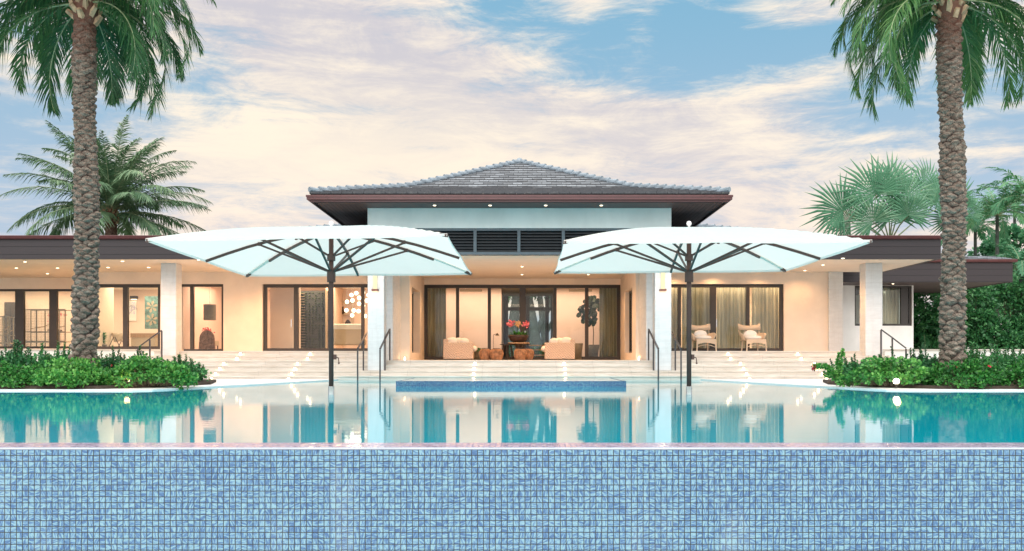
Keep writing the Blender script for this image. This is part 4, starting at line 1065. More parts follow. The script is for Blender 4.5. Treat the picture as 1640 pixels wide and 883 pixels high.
for k, (x_, y_) in enumerate([(554, 497), (561, 472), (566, 482), (571, 470), (557, 484), (573, 486), (568, 498), (577, 478), (576, 499), (582, 490), (583, 506), (586, 481), (563, 505), (588, 472), (580, 468)]):
    dx = px(x_, 37.4)-px(571, 37.4); dz = pz(y_, 37.4)-3.86; dy = random.uniform(-.3, .3)
    g_ = MB().ball((dx, dy, dz), .085, 12, 8).build('globe', M_GLOBE, ch, True)
    MB().tube([(dx, dy, -.01), (dx, dy, dz+.08)], .004, 4).build('cord', M_STEEL, g_)
lamp('chandelier_glow', 'POINT', (px(571, 37.4), 37.2, 2.9), 30, (1, .8, .55), size=.3)
# slim window room
o = empty('pendant_shade', (px(336, 37), 37.0, 3.86), 'dark drum pendant lamp in the slim window', 'pendant lamp')
z0, z1 = pz(513, 37)-3.86, pz(488, 37)-3.86
MB().lathe((0, 0, z0), [(.25, 0), (.25, z1-z0), (.23, z1-z0), (.23, .01)], 24).build('lamp_shade', M_POT, o); MB().tube([(0, 0, z1), (0, 0, 0)], .012, 6).build('cord', M_STEEL, o)
o = empty('globe_pendant', (px(296, 37.4), 37.4, 3.86), 'bright white pendant lamp beside the outer left column', 'pendant lamp')
MB().ball((0, 0, pz(493, 37.4)-3.86), .2, 16, 10, (1.05, 1, .72)).build('lamp_shade', M_GLOBE, o, True); MB().tube([(0, 0, pz(487, 37.4)-3.86), (0, 0, 0)], .006, 5).build('cord', M_STEEL, o)
o = empty('tall_back_chair', (px(331, 36.3), 36.3, FL), 'brown mottled chair with tall rounded back in the slim window', 'chair')
vs = []; n = 14
for y_ in (0, .10):
    for i in range(n+1):
        a = PI*i/n; vs.append((.30*math.cos(a), y_, .45+.42*math.sin(a)**.8))
    vs += [(-.33, y_, .05), (.33, y_, .05)]
k = n+3; fs = [tuple(range(k-1, -1, -1)), tuple(range(k, 2*k))]+[(i, (i+1) % k, k+(i+1) % k, k+i) for i in range(k)]
MB().raw(vs, fs).build('backrest', simple('mottled_fur', (.22, .12, .08), .95, .55, 9, .8, 60, .02), o)
MB().rbox(-.31, .31, .101, .6, .25, .45, .03).build('seat', M_BEIGE, o)
for x_ in (-.27, .27): MB().box(x_-.02, x_+.02, .5, .55, 0, .25).build('leg', M_DARK, o)
o = empty('sideboard', (px(312, 38.3), 38.3, FL), 'pale counter with shelves in the slim window room', 'counter')
MB().box(-1.2, .55, 0, .6, .72, .80).build('top', M_LINEN, o); MB().box(-1.15, .50, .03, .57, 0, .719).build('body', M_BEIGE, o)
def posy(loc, m_, label, h_=.35, r_=.12, seed=0):
    rr = random.Random(seed); o = empty('vase_of_flowers', loc, label, 'vase')
    MB().lathe((0, 0, 0), [(.05, 0), (.07, .08), (.035, .18), (.045, .2)], 12).build('vase', M_WHITE, o, True)
    st_ = MB()
    for k in range(6): a = rr.uniform(0, 6.28); st_.tube([(0, 0, .18), (r_*.7*math.cos(a), r_*.7*math.sin(a), h_)], .005, 4)
    st_.build('stems', M_STEM, o)
    p_ = MB()
    for k in range(60):
        c_ = Vector((rr.gauss(0, r_*.5), rr.gauss(0, r_*.5), h_+rr.gauss(0, r_*.45))); p_.leaf(c_, (rr.gauss(0, 1), rr.gauss(0, 1), rr.gauss(0, 1)), (rr.gauss(0, 1), 1, 0), .09, .07, rr.random())
    p_.build('blossom', m_, o)
posy((px(315, 38.5), 38.5, FL+.80), M_RED, 'red flowers in a white vase on the pale counter', .36, .14, 3)
posy((px(326, 38.0)+.0, 38.45, FL+.80), M_RED, 'dark red low bouquet behind the mottled chair', .10, .17, 4)
# painting room
o = empty('painting', (px(206, 41.3), 41.42, pz(498, 41.4)), 'white canvas with violet blossoming branch on the cream wall', 'painting')
MB().box(-.30, .30, 0, .05, -.46, .46).build('canvas', M_WHITE, o)
br = MB(); rr = random.Random(4)
def twig(p_, a, L, dep):
    q = (p_[0]+L*math.cos(a), -.004, p_[2]+L*math.sin(a)); br.bar(p_, q, .004, .012 if dep > 2 else .008)
    if dep:
        for s_ in (-1, 1): twig(q, a+s_*rr.uniform(.25, .6), L*.72, dep-1)
twig((-.12, -.004, -.42), R(72), .26, 4); br.build('branches', simple('violet_paint', (.16, .08, .28), .7, .3, 20), o)
lv = MB()
for k in range(80):
    a = rr.uniform(-.22, .24); z_ = rr.uniform(-.15, .42); lv.box(a-.01, a+.01, -.006, -.001, z_-.01, z_+.01)
lv.build('petals', simple('violet_dots', (.35, .25, .75), .7, .3, 20), o)
o = empty('picture_light', (px(213, 41.2), 41.3, pz(477, 41.3)), 'small dark box lamp above the branch painting', 'picture light')
MB().rbox(-.15, .15, -.1, .1, -.07, .08, .01).build('body', M_DARK, o); MB().box(-.1, .1, -.08, .08, -.085, -.0701).build('lens', M_LED, o)
o = empty('rosette_panel', (px(243, 38.6), 38.6, FL), 'tall decorative panel with a pale flower rosette', 'wall panel')
MB().box(-.30, .30, 0, .04, 1.0, 2.4).build('panel', simple('patina', (.16, .30, .30), .6, .5, 5), o)
for cz in (1.95, 1.40):
    f = MB()
    for k in range(6):
        a = 2*PI*k/6+.3; pts = [(.02*math.cos(a)+.0, -.012, cz+.02*math.sin(a))]
        poly = [(math.cos(a+s_)*r_, -.012, cz+math.sin(a+s_)*r_) for s_, r_ in ((0, .03), (.30, .13), (.25, .22), (0, .27), (-.25, .22), (-.30, .13))]
        f.raw(poly+[(p_[0], -.001, p_[2]) for p_ in poly], [(0,1,2,3,4,5)]+[(i, (i+1) % 6, 6+(i+1) % 6, 6+i) for i in range(6)])
    f.build('rosette', M_BEIGE, o)
o = empty('console_table', (px(232, 38.2), 38.2, FL), 'brown console table under the rosette panel', 'table')
MB().box(-.62, .45, 0, .45, .62, .80).build('top', M_WOOD, o); MB().box(-.60, .43, .02, .43, .25, .619).build('drawer', M_BEIGE, o)
for x_ in (-.56, .40): MB().box(x_-.04, x_+.04, .02, .42, 0, .249).build('leg', M_WOOD, o)
o = empty('cross_leg_chair', (px(184, 37.2), 37.2, FL), 'light shell chair on thin crossed legs in the left room', 'chair')
for a, b_ in (((-.34, 0, 0), (-.05, 0, .62)), ((.30, 0, 0), (-.02, .05, .62)), ((-.10, .3, 0), (.22, .3, .62)), ((.42, .3, 0), (.1, .3, .6))): MB().bar(a, b_, .022, .022).build('leg', M_DARK, o)
sh = MB(); vs = []
for j in range(5):
    for i in range(9): u_ = -1+2*i/8; w2 = .16+.05*j; vs.append((u_*w2, .25-.22*(1-u_*u_)+.05*j, .42+.09*j+.03*u_*u_))
sh.raw(vs, [(j*9+i, j*9+i+1, j*9+10+i, j*9+9+i) for j in range(4) for i in range(8)]); s_ = sh.build('seat', M_BEIGE, o, True); q = s_.modifiers.new('t', 'SOLIDIFY'); q.thickness = .03
o = empty('indoor_plant', (px(164, 36.9), 36.9, FL), 'leafy potted plant just inside the glass beside the palm trunk', 'plant')
MB().lathe((0, 0, 0), [(.14, 0), (.18, .3), (.15, .3)], 14).build('pot', M_POT, o, True); lv = MB()
for k in range(90):
    a = rr.uniform(0, 6.28); e_ = rr.uniform(.4, 1.4); z_ = rr.uniform(.3, .7); lv.leaf((.05*math.cos(a), .05*math.sin(a), z_), (math.cos(a)*math.cos(e_), math.sin(a)*math.cos(e_), math.sin(e_)), (0, 0, 1), rr.uniform(.15, .3), .08, rr.random(), .3)
lv.build('leaves', M_BUSH, o)
# aviary room
def cage(xc, y_, w_, h_, label, nx, nz, dep=.7):
    o = empty('wire_cage', (xc, y_, FL+.02), label, 'cage', 'metal cages behind the left windows')
    f = MB(); t_ = .035
    for x_ in (-w_/2, -w_/6, w_/6, w_/2):
        for q in (0, dep): f.box(x_-t_/2, x_+t_/2, q-t_/2, q+t_/2, 0, h_)
    for z_ in (0, h_*.47, h_):
        for q in (0, dep): f.box(-w_/2+t_/2, w_/2-t_/2, q-t_/2+.001, q+t_/2-.001, z_-t_/2, z_+t_/2)
    f.build('frame', M_VENT, o)
    g_ = MB()
    for i in range(nx): x_ = -w_/2+w_*(i+.5)/nx; g_.box(x_-.004, x_+.004, -.004, .004, .02, h_-.02)
    for i in range(nz): z_ = h_*(i+.5)/nz; g_.box(-w_/2+.02, w_/2-.02, -.0035, .0035, z_-.004, z_+.004)
    g_.build('mesh_front', M_VENT, o)
    MB().box(-w_/2+.02, w_/2-.02, .02, dep-.02, h_*.22, h_*.26).box(-w_/2+.02, -w_/8, .02, dep-.02, h_*.47, h_*.47+.02).build('tray', M_BEIGE, o)
    MB().tube([(-w_*.4, .3, h_*.55), (-w_*.1, .35, h_*.6), (w_*.2, .3, h_*.72)], .02, 6).tube([(0, .3, h_*.5), (w_*.4, .35, h_*.62)], .018, 6).build('perch', M_WOOD, o)
    return o
cage(px(70, 38.4), 38.4, 1.85, 1.80, 'wide wire cage with wooden perches behind the left palm', 30, 26)
cage(px(2, 38.4), 38.4, .72, 1.5, 'narrow shelved cage at the far left of the windows', 12, 20)
posy((px(88, 39.6), 39.6, FL+1.0), M_PINK, 'pink blossoms on a stand behind the wide cage', .5, .3, 9)
o = empty('flower_stand', (px(88, 39.6), 39.6, FL), 'dark wooden stand under the pink blossoms behind the cage', 'stand')
MB().box(-.22, .22, -.2, .2, .94, 1.0).build('top', M_DARK, o); MB().box(-.15, .15, -.15, .15, 0, .939).build('body', M_DARK, o)
o = empty('tall_cupboard', (px(17, 41), 41.0, FL), 'tall dark cupboard against the wall at the far left', 'cupboard')
MB().rbox(-.3, .3, 0, .4, 0, 2.3, .02).build('body', M_DARK, o); MB().box(-.01, .01, -.012, -.001, .1, 2.2).build('door', M_FRAME, o)

# ------------------------------------------------------------------ palms
def frond(mb, base, azi, e0, droop, L, nl, ll, lw, rr, rach, vl=.35, hang=.5, gap=.12, tw=0.0):
    n = 16; pts = [Vector(base)]; dirs = []; s = L/n
    for i in range(n):
        a = e0-droop*((i+.5)/n)**1.25
        d_ = Vector((math.cos(azi)*math.cos(a), math.sin(azi)*math.cos(a), math.sin(a))); dirs.append(d_); pts.append(pts[-1]+d_*s)
    rach.tube(pts, [.028*(1-.85*i/n)*(L/3.5)**.5 for i in range(n+1)], 5, False, .5)
    side0 = Vector((-math.sin(azi), math.cos(azi), 0)); tone = rr.uniform(0, .55)
    for k in range(nl):
        u_ = gap+(1-gap)*(k+rr.random()*.6)/nl; i = min(n-1, int(u_*n)); f = u_*n-i
        p_ = pts[i].lerp(pts[i+1], min(1, max(0, f))); d_ = dirs[i]; up = side0.cross(d_)
        if up.z < 0: up = -up
        env = math.sin(PI*min(1, (.12+.86*u_)))**.55
        if u_ > .9: env *= .75
        l_ = ll*env*rr.uniform(.7, 1.15)
        for sg in (-1, 1):
            fa = R(62-32*u_+rr.uniform(-8, 8)); lift = vl*rr.uniform(-.3, 1.3)+tw*sg
            v = side0*sg*math.sin(fa)+d_*math.cos(fa)+up*lift
            mb.leaf(p_, v, up+side0*sg*rr.uniform(-.8, .3), l_, lw*rr.uniform(.8, 1.15), min(1, max(0, tone+rr.uniform(-.1, .35))), hang*rr.uniform(.6, 1.3))
def trunk_mesh(h, r0, r1, na, nzr, rowh, nb, amp, seed, lean=0.0, flare=.12, tint_top=.12):
    TH = np.linspace(0, 2*PI, na, endpoint=False); ZZ = np.linspace(0, h, nzr)
    th, zz = np.meshgrid(TH, ZZ)
    r2 = np.random.default_rng(seed)
    wob = np.sin(3*th+zz*1.7)*.12+np.sin(2*th-zz*2.3+1)*.15
    spz = rowh*(.82+.55*np.exp(-ZZ/1.6)+.08*np.sin(ZZ*1.9+seed)); cum = np.concatenate([[0], np.cumsum(np.diff(ZZ)/spz[1:])])
    vv = cum[:, None]+0*zz+wob+r2.normal(0, .02, zz.shape); uu = th/(2*PI)*nb
    best = np.zeros_like(vv)
    jit = r2.uniform(-.38, .38, (int(h/rowh)+6, nb+2)); siz = r2.uniform(.55, 1.3, (int(h/rowh)+6, nb+2))
    base = np.floor(vv).astype(int)
    for dj in (-1, 0, 1, 2):
        j = base+dj; jj = np.clip(j, 0, jit.shape[0]-1)
        off = .5*(j % 2)
        ic = np.round(uu-off); du = uu-off-ic; ii = (ic.astype(int)) % nb
        du = du+jit[jj, ii]*.5; dv = vv-j+jit[jj, (ii+1) % nb]*.6
        q = 1-(np.abs(du)/.66)**1.35-(np.abs(dv)/.95)**1.4
        hgt = np.clip(q, 0, 1)**.6*siz[jj, ii]*(1+.8*np.clip(dv, -.8, .8))
        best = np.maximum(best, hgt)
    fine = r2.normal(0, 1, zz.shape); fine = (fine+np.roll(fine, 1, 0)+np.roll(fine, 1, 1))/3
    t_ = zz/h
    rad = r0+(r1-r0)*t_+flare*np.exp(-zz/.25)+amp*(.62+.5*np.exp(-zz/2.5))*(best-.55)+fine*.011+.014*np.sin(zz*2.1+seed)+.01*np.sin(2*th+zz*.8+seed)
    cx = lean*t_**1.5+.03*np.sin(zz*.9+seed); 
    xs, ys = cx+rad*np.cos(th), rad*np.sin(th)
    vs = list(zip(xs.ravel().tolist(), ys.ravel().tolist(), zz.ravel().tolist()))
    fs = [(j*na+i, j*na+(i+1) % na, (j+1)*na+(i+1) % na, (j+1)*na+i) for j in range(nzr-1) for i in range(na)]
    mb = MB(); mb.raw(vs, fs); gq = np.clip((.50-best)/.38, 0, 1); mb.fib = gq.ravel()
    fz = np.repeat(zz[:-1, 0], na); red = np.clip((fz-(h-1.3))/1.2, 0, 1)*.75
    mb.t = np.clip(red+r2.uniform(-.1, .1, red.shape), 0, 1).tolist()
    return mb
def date_palm(x_, y_, h, r0, label, seed, fl, nfr, lean=0.0, extra=(), small=False, m_=None, emin=-.25, emax=1.35, vl=.35, hang=.5, droop=(1.5, 2.3), z0=.05):
    rr = random.Random(seed); o = empty('date_palm', (x_, y_, z0), label, 'palm tree')
    if small: trunk_mesh(h, r0, r0*.9, 40, 120, .12, 8, .05, seed, lean).build('trunk', M_BARK, o)
    else: trunk_mesh(h, r0, r0*.93, 180, 700, .105, 6, .105, seed, lean).build('trunk', M_BARK, o)
    top = Vector((lean, 0, h))
    sb = MB(); core = MB(); core.lathe((lean, 0, h-.15), [(r0*.95, 0), (r0*1.15, .25), (r0*1.05, .6), (r0*.6, .95), (.05, 1.1)], 20); core.t = [.8]*len(core.t)
    core.build('crown_base', M_BARK, o, True)
    for k in range(34):
        a = k*2.399; z_ = .05+.85*k/34; rr2 = r0*(1.08-.25*z_); el_ = rr.uniform(.6, 1.1)
        p_ = top+Vector((rr2*math.cos(a), rr2*math.sin(a), z_-.15)); d_ = Vector((math.cos(a)*math.cos(el_), math.sin(a)*math.cos(el_), math.sin(el_)))
        sb.tube([p_-d_*.10, p_+d_*rr.uniform(.08, .2)], [.085, .055], 5, True, rr.random())
    sb.build('cut_stubs', M_STUB, o)
    lv = MB(); rc = MB()
    for k in range(nfr):
        a = k*2.39996+rr.uniform(-.15, .15); u_ = (k+.5)/nfr; e_ = emin+(emax-emin)*u_**.8+rr.uniform(-.08, .08)
        if not small and math.sin(a) < -.55 and u_ < .5: continue
        b_ = top+Vector((math.cos(a)*r0*.6, math.sin(a)*r0*.6, .25+.55*u_))
        L_ = fl*rr.uniform(.88, 1.05)*(1-.15*(u_ > .85))
        frond(lv, b_, a, e_, rr.uniform(*droop)*(.85+.25*u_), L_, 72 if not small else 80, fl*(.17 if not small else .20), .033 if not small else .060, rr, rc, vl, hang)
    for (a, e_, dr, L_) in extra: frond(lv, top+Vector((math.cos(a)*r0*.6, math.sin(a)*r0*.6, .15)), a, e_, dr, L_, 66, fl*.15, .04, rr, rc, vl, hang)
    c = lv.build('crown', m_ or M_FROND, o); rc.build('stalks', M_RACH, c)
    return o
date_palm(px(137, 20.5), 20.5, 8.45, .245, 'tall date palm with shaggy trunk in front of the left windows', 11, 3.15, 74, hang=.75, droop=(1.9, 2.7), emin=-.3)
date_palm(px(1527, 20.5), 20.5, 8.5, .25, 'tall date palm with shaggy trunk in front of the far right roof', 23, 3.15, 74, lean=-.08, hang=.75, droop=(1.9, 2.7), emin=-.3)
date_palm(px(178, 47), 47, 7.9, .30, 'smaller feathery date palm rising behind the left flat roof', 31, 5.1, 62, small=True, m_=M_FROND2, emin=-.1, emax=1.55, droop=(.6, 1.5), vl=.15, hang=.6, z0=0)

# fan palm behind the right roof
def fan(mb, st, base, hub, nrm, R_, rr, nseg=30, spread=R(250), rot=0.0):
    st.tube([base, Vector(base).lerp(Vector(hub), .5)+Vector((0, 0, .15)), hub], [.04, .03, .025], 5, False)
    nrm = Vector(nrm).normalized(); u_ = (Vector(hub)-Vector(base)); u_ -= nrm*u_.dot(nrm); u_.normalize(); s_ = nrm.cross(u_)
    tone = rr.uniform(0, .5)
    for k in range(nseg):
        a = -spread/2+spread*k/(nseg-1)+rot; d_ = u_*math.cos(a)+s_*math.sin(a); pp = nrm.cross(d_)
        L_ = R_*rr.uniform(.85, 1.2)*(1-.22*abs(a/(spread/2))**2); w_ = 2*R_*.55*math.tan(spread/(nseg-1)/2)*.85
        h_ = Vector(hub); fold = nrm*(w_*.35)
        m1 = h_+d_*L_*.55; tip = h_+d_*L_+Vector((0, 0, -.10*L_*rr.random()))+nrm*rr.uniform(-.05, .05)
        cup = nrm*(.16*R_)
        vs = [h_, m1-pp*w_*.5+cup, m1+fold+cup, m1+pp*w_*.5+cup, tip+cup*.6]
        mb.raw([tuple(v) for v in vs], [(0, 1, 2), (0, 2, 3), (1, 4, 2), (2, 4, 3)], min(1, tone+rr.uniform(0, .4)))
def fan_palm(x_, y_, label, fans, trunk_h, seed):
    rr = random.Random(seed); o = empty('fan_palm', (x_, y_, 0), label, 'palm tree')
    trunk_mesh(trunk_h, .22, .2, 30, 80, .15, 8, .03, seed).build('trunk', M_BARK, o)
    mb = MB(); st = MB()
    for (fx, fy, fd, rp, nx_, nz_) in fans:
        hub = Vector((px(fx, fd)-x_, fd-y_, pz(fy, fd))); fan(mb, st, (0, 0, trunk_h-.1), hub, (nx_, -1, nz_), rp*fd/1440, rr)
    c = mb.build('crown', M_FAN, o); st.build('stalks', M_RACH, c)
fan_palm(px(1425, 43), 43, 'pale green fan palm spreading above the right flat roof', [
    (1350, 338, 42.0, 62, -.5, .15), (1402, 312, 41.6, 66, -.3, .25), (1423, 300, 42.6, 58, .0, .2), (1447, 320, 41.8, 62, .2, .2), (1455, 345, 41.5, 50, .1, -.2),
    (1480, 300, 43.5, 52, .4, .3), (1398, 355, 41.5, 50, -.3, -.3), (1362, 355, 43, 45, -.6, -.1), (1500, 335, 43, 52, .6, .1), (1430, 345, 42, 55, .0, -.3)], 6.3, 3)
fan_palm(px(1535, 45), 45, 'fan palm half hidden behind the right date palm trunk', [
    (1530, 325, 44.5, 52, .3, .2), (1505, 315, 45.2, 48, -.2, .3), (1550, 345, 44.6, 44, .6, 0), (1520, 350, 44, 45, 0, -.2)], 6.0, 5)

# feathery tropical palms on the far right
def feather_palm(x_, y_, h, fl, nfr, label, seed, m_=M_TROP, dr=(1.2, 2.0), stems=1, emin=0.1):
    rr = random.Random(seed); o = empty('feather_palm', (x_, y_, -.02), label, 'palm tree', 'feathery palms at the far right')
    tk = MB(); lv = MB(); rc = MB()
    for s_ in range(stems):
        ox, oy = (0, 0) if stems == 1 else (rr.uniform(-.7, .7), rr.uniform(-.7, .7)); hh = h*rr.uniform(.75, 1.05) if stems > 1 else h
        tk.tube([(ox*.4, oy*.4, 0), (ox*.7, oy*.7, hh*.5), (ox, oy, hh)], [.14, .11, .09] if stems == 1 else [.05, .045, .04], 10)
        for k in range(nfr):
            a = k*2.39996+s_; u_ = (k+.5)/nfr
            frond(lv, Vector((ox, oy, hh-.05)), a, emin+(1.4-emin)*u_, rr.uniform(*dr), fl*rr.uniform(.8, 1.05), 34, fl*.2, .07, rr, rc, .2, .35)
    tk.build('trunk', M_TREEBARK, o); c = lv.build('crown', m_, o); rc.build('stalks', M_RACH, c)
feather_palm(px(1597, 52), 52, 9.0, 3.4, 20, 'arching feathery palm above the far veranda roof, beside the trunk', 1)
feather_palm(px(1648, 50), 50, 9.6, 3.4, 20, 'tallest feathery palm cut by the right edge of the view', 2)
feather_palm(px(1562, 56), 56, 8.8, 3.0, 18, 'feathery palm directly behind the right date palm trunk', 3)
feather_palm(px(1635, 46), 46, 5.3, 2.6, 20, 'low feathery palm over the end of the far veranda roof', 4)
feather_palm(px(1488, 46), 46, 2.2, 2.1, 10, 'clump of arching palms seen under the dark veranda roof', 6, M_HEDGE, stems=4)
feather_palm(px(1625, 62), 62, 11.2, 3.6, 20, 'furthest feathery palm rising on the far right skyline', 7)

# leafy masses
def leaf_cloud(mb, c, rad, n, L_, w_, rr, up=.3, shell=.55):
    for k in range(n):
        v = Vector((rr.gauss(0, 1), rr.gauss(0, 1), rr.gauss(0, 1))).normalized(); r_ = shell+(1-shell)*rr.random()**.6
        p_ = Vector((c[0]+v.x*rad[0]*r_, c[1]+v.y*rad[1]*r_, c[2]+v.z*rad[2]*r_))
        d_ = v+Vector((rr.gauss(0, .6), rr.gauss(0, .6), rr.gauss(0, .6)+up))
        mb.leaf(p_, d_, Vector((rr.gauss(0, 1), rr.gauss(0, 1), rr.gauss(0, 1)+.8)), L_*rr.uniform(.7, 1.25), w_*rr.uniform(.8, 1.2), rr.random(), .15)
rr = random.Random(77)
def hedge(name, xs, y_, z0, z1, n_c, label, m_, seed, dep=1.2, cat='hedge', L_=.17, per=260):
    rr = random.Random(seed); o = empty(name, ((xs[0]+xs[1])/2, y_, 0), label, cat); mb = MB(); x0 = o.location.x; tw = MB()
    for k in range(n_c):
        cx_ = rr.uniform(*xs); cz = rr.uniform(z0, z1); r_ = rr.uniform(.45, .85); cy_ = y_+rr.uniform(-.4, dep)
        leaf_cloud(mb, (cx_-x0, cy_-y_, cz), (r_, r_*.8, r_*.8), per, L_, L_*.55, rr, .4, .5)
        if k % 3 == 0: tw.tube([(cx_-x0, cy_-y_+.4, 0), (cx_-x0+rr.uniform(-.3, .3), cy_-y_+.3, cz)], [.05, .02], 5, False)
    tw.build('stems', M_STEM, o); mb.build('leaves', m_, o)
hedge('hedge', (px(1462, 44), px(1730, 44)), 45, .4, 4.4, 150, 'dense dark clipped hedge under the far veranda roof', M_HEDGE, 1)
hedge('broadleaf_tree', (px(1560, 54), px(1790, 54)), 55, 2.5, 6.3, 80, 'dense green tree mass behind the far veranda roof', M_TROP, 2, 3, 'tree', .3, 230)
hedge('broadleaf_tree', (px(1588, 57), px(1800, 57)), 57.5, 5.6, 9.0, 70, 'high leafy tree top at the right edge behind the feathery palms', M_TROP, 12, 2, 'tree', .3, 230)
# garden seen through the house
for k, (x0_, tx, w_, nm) in enumerate(((815, 826, .42, 'leaning grey trunk seen through the left garden door pane'), (862, 846, .5, 'thick leaning grey trunk seen through the right garden door pane'), (876, 866, .26, 'thin leaning trunk at the right edge of the garden door'))):
    o = empty('garden_tree', (px(x0_, 56), 56, 0), nm, 'tree', 'grey trees behind the house')
    dx = px(tx, 56)-px(x0_, 56)
    tk = MB().tube([(0, 0, 0), (dx*.3, 0, 1.6), (dx*.8, .1, 3.4), (dx*1.3, .2, 5.2)], [w_, w_*.85, w_*.75, w_*.6], 12); tk.tube([(dx*.4, 0, 2.0), (dx*.4+.6, 0, 3.2), (dx*.4+1.3, .1, 4.8)], [w_*.5, w_*.4, w_*.3], 10)
    tk.build('trunk', M_TREEBARK, o, True)
    c_ = MB(); rq = random.Random(k)
    for q in range(8): leaf_cloud(c_, (dx*1.3+rq.uniform(-1.5, 1.5), rq.uniform(-1, 1), rq.uniform(4.9, 6)), (.9, .9, .6), 120, .25, .12, rq)
    c_.build('crown', M_HEDGE, o)
hedge('garden_shrubs', (px(780, 52), px(910, 52)), 52, .3, 1.5, 16, 'green shrubs seen low through the garden door', M_HEDGE, 9, .8, 'shrubs', .14, 240)

# ------------------------------------------------------------------ planting beds
def low_shrub(seed, w_=1.0, h_=.5):
    rr = random.Random(seed); mb = MB(); st = MB(); fl = MB()
    for k in range(58):
        a = rr.uniform(0, 6.28); r_ = rr.random()**.5*w_; hz = h_*(1-.78*(r_/w_)**2)*rr.uniform(.55, 1.25)
        c_ = (r_*math.cos(a), r_*math.sin(a)*.75, hz); q = rr.uniform(.13, .22)
        leaf_cloud(mb, c_, (q, q, q*.75), 75, .075, .055, rr, .6, .35)
        st.tube([(c_[0]*.5, c_[1]*.5, 0), (c_[0]*.8, c_[1]*.8, hz*.6), c_], [.012, .009, .005], 4, False)
    for k in range(2):
        a = rr.uniform(0, 6.28); r_ = rr.random()*w_; c_ = Vector((r_*math.cos(a), r_*math.sin(a)*.7, h_*rr.uniform(.6, 1.05)))
        for q in range(5): fl.leaf(c_, (rr.gauss(0, 1), rr.gauss(0, 1), rr.gauss(0, 1)), (1, 0, .5), .05, .045, 0)
    return mb, st, fl
def tall_shrub(seed, w_=.9, h_=.9):
    rr = random.Random(seed); mb = MB(); st = MB()
    for k in range(64):
        a = rr.uniform(0, 6.28); r_ = rr.random()**.6*w_; hz = h_*rr.uniform(.5, 1.12)*(1-.2*(k%3>0)); lean = rr.uniform(-.22, .22)
        b_ = Vector((r_*math.cos(a), r_*math.sin(a)*.7, 0)); t_ = b_+Vector((lean, rr.uniform(-.1, .1), hz)); st.tube([b_, t_], [.013, .005], 4, False)
        n = int(hz*78)
        for i in range(n):
            u_ = .18+.82*i/n; p_ = b_.lerp(t_, u_); az_ = i*2.4; e_ = rr.uniform(.2, 1.0)
            mb.leaf(p_, (math.cos(az_)*math.cos(e_), math.sin(az_)*math.cos(e_), math.sin(e_)), (0, 0, 1), rr.uniform(.08, .14)*(1.15-.4*u_), .040, rr.random(), .1)
        leaf_cloud(mb, (b_.x, b_.y, hz*.5), (.24, .22, .26), 60, .09, .05, rr, .5, .3)
    return mb, st
def shrub_obj(name, parts_, label, grp, cat='shrub'):
    o = empty(name, (0, 0, 0), label, cat, grp)
    for nm, mb, m_ in parts_: mb.build(nm, m_, o)
    return o
lows = []
for s_ in range(3):
    mb, st, fl = low_shrub(100+s_); lows.append(shrub_obj('flowering_shrub', [('leaves', mb, M_BUSH), ('stems', st, M_STEM), ('blossoms', fl, M_RED)], 'x', 'low bright flowering shrubs'))
talls = []
for s_ in range(3):
    mb, st = tall_shrub(200+s_); talls.append(shrub_obj('upright_shrub', [('leaves', mb, M_BUSH2), ('stems', st, M_STEM)], 'x', 'dark upright shrubs'))
used = set()
def place(src, loc, rz, sc, label):
    if src.name not in used: used.add(src.name); o = src; o.location = loc; o['label'] = label
    else: o = copy_thing(src, loc, label)
    o.rotation_euler.z = rz; o.scale = sc; return o
rr = random.Random(5)
side_nm = {-1: 'left', 1: 'right'}
for s_ in (-1, 1):
    # front row along the coping
    xs = [8.55, 10.0, 11.5, 12.9, 14.4, 15.9, 17.5, 19.2]
    nm = ['at the inner tip', 'second from the inner tip', 'third from the inner tip', 'fourth from the inner tip', 'fifth from the inner tip', 'sixth from the inner tip', 'near the edge of the view', 'beyond the edge of the view']
    for i, x_ in enumerate(xs):
        if i == 7: continue
        hsc = [.95, 1.0, .95, 1.1, 1.05, 1.0, 1.05, 1][i]
        place(lows[(i+(s_ > 0)) % 3], (s_*x_, 20.10+rr.uniform(-.05, .12)-(.0 if i else -.55), .08), rr.uniform(-.4, .4)+(PI if i % 2 else 0), (.95*rr.uniform(.88, 1.12), .95, hsc*rr.uniform(.85, 1.15)), f'low bright flowering shrub in the {side_nm[s_]} bed, front row, {nm[i]}')
    xs2 = [(8.9, 23.2, .75, 'just behind the inner tip'), (10.2, 22.8, .95, 'inside the palm trunk'), (11.4, 22.4, 1.05, 'just outside the palm trunk'), (12.7, 22.6, 1.1, 'second outward from the palm'), (14.0, 22.4, 1.05, 'third outward from the palm'), (15.4, 22.6, 1.1, 'fourth outward from the palm'), (16.9, 22.4, 1.0, 'at the edge of the view')]
    for i, (x_, y_, hs, q) in enumerate(xs2):
        place(talls[(i+(s_ > 0)) % 3], (s_*x_, y_, .08), rr.uniform(0, 6.28), (.95, .95, hs), f'dark upright shrub, {side_nm[s_]} bed, back row, {q}')
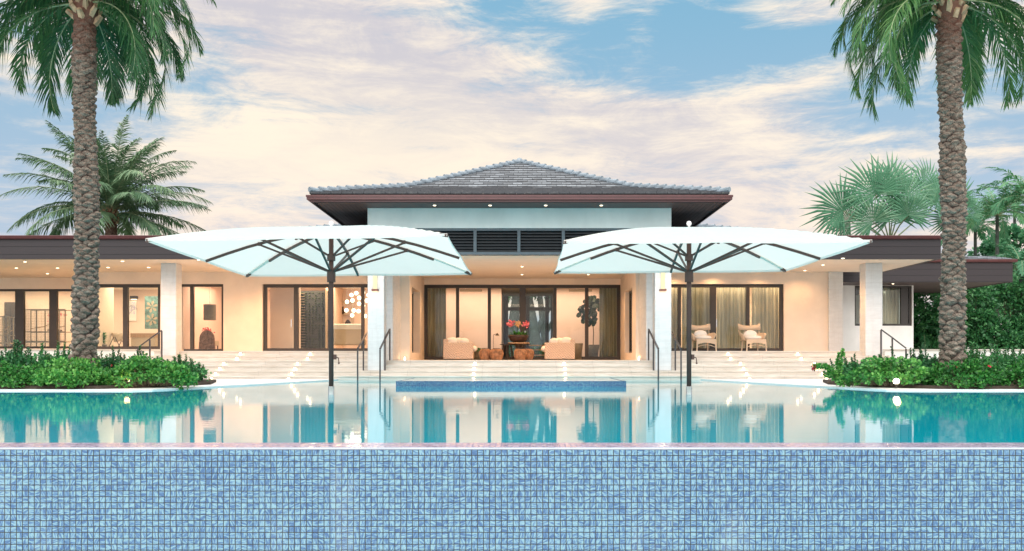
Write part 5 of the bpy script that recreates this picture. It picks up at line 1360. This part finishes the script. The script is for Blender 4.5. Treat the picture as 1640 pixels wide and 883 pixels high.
# trailing bougainvillea branch on the right
o = empty('trailing_bougainvillea', (px(1345, 21.5), 21.5, .1), 'sprawling bougainvillea spray with a crimson tip leaning toward the steps', 'shrub')
lv = MB(); st = MB(); rq = random.Random(4); fl = MB()
for path in ([(0, 0, 0), (-.15, 0, .3), (-.35, 0, .42), (-.62, -.05, .40)], [(0, 0, 0), (.0, 0, .35), (-.02, 0, .55), (.06, 0, .78)], [(.1, 0, 0), (-.2, 0, .2), (-.35, 0, .25)]):
    st.tube([Vector(p_) for p_ in path], .010, 4, False)
    for a, b_ in zip(path[:-1], path[1:]):
        for k in range(14): leaf_cloud(lv, Vector(a).lerp(Vector(b_), rq.random()), (.055, .055, .05), 8, .07, .05, rq)
for k in range(14): fl.leaf((-.62+rq.gauss(0, .03), -.05, .40+rq.gauss(0, .03)), (rq.gauss(0, 1), rq.gauss(0, 1), rq.gauss(0, 1)), (1, 0, .5), .07, .06, 0)
lv.build('leaves', M_BUSH, o); st.build('stems', M_STEM, o); fl.build('blossoms', M_RED, o)
# garden spots
for s_, x_, lab in ((1, px(1434, 19.75), 'dazzling garden spotlight on the coping in front of the right shrubs'), (-1, px(200, 20.1), 'small garden spotlight hidden among the left front shrubs')):
    o = empty('garden_spotlight', (x_, 19.7 if s_ > 0 else 20.3, .05), lab, 'garden light')
    MB().tube([(0, .0, 0), (0, .0, .08)], .015, 8).lathe((0, 0, .07), [(.03, 0), (.05, .02), (.05, .03)], 14).build('stand', M_FRAME, o)
    MB().ball((0, 0, .15), .065 if s_ > 0 else .02, 14, 10).build('bulb', M_FLARE if s_ > 0 else M_LED, o, True)
    lamp('garden_glow', 'POINT', (x_, (19.62 if s_ > 0 else 20.2), .25), 2.2, (1, .55, .22), size=.06)
# small white bucket by the right shrubs
o = empty('white_planter', (px(1411, 27.5), 27.5, .05), 'small white box beside the right handrail behind the shrubs', 'box')
o.location.x = px(1469, 30.5); o.location.y = 30.5; o.location.z = 0
MB().rbox(-.16, .16, -.14, .14, 0, .78, .02).build('body', M_WHITE, o); MB().rbox(-.17, .17, -.15, .15, .781, .81, .01).build('lid', M_WHITE, o)
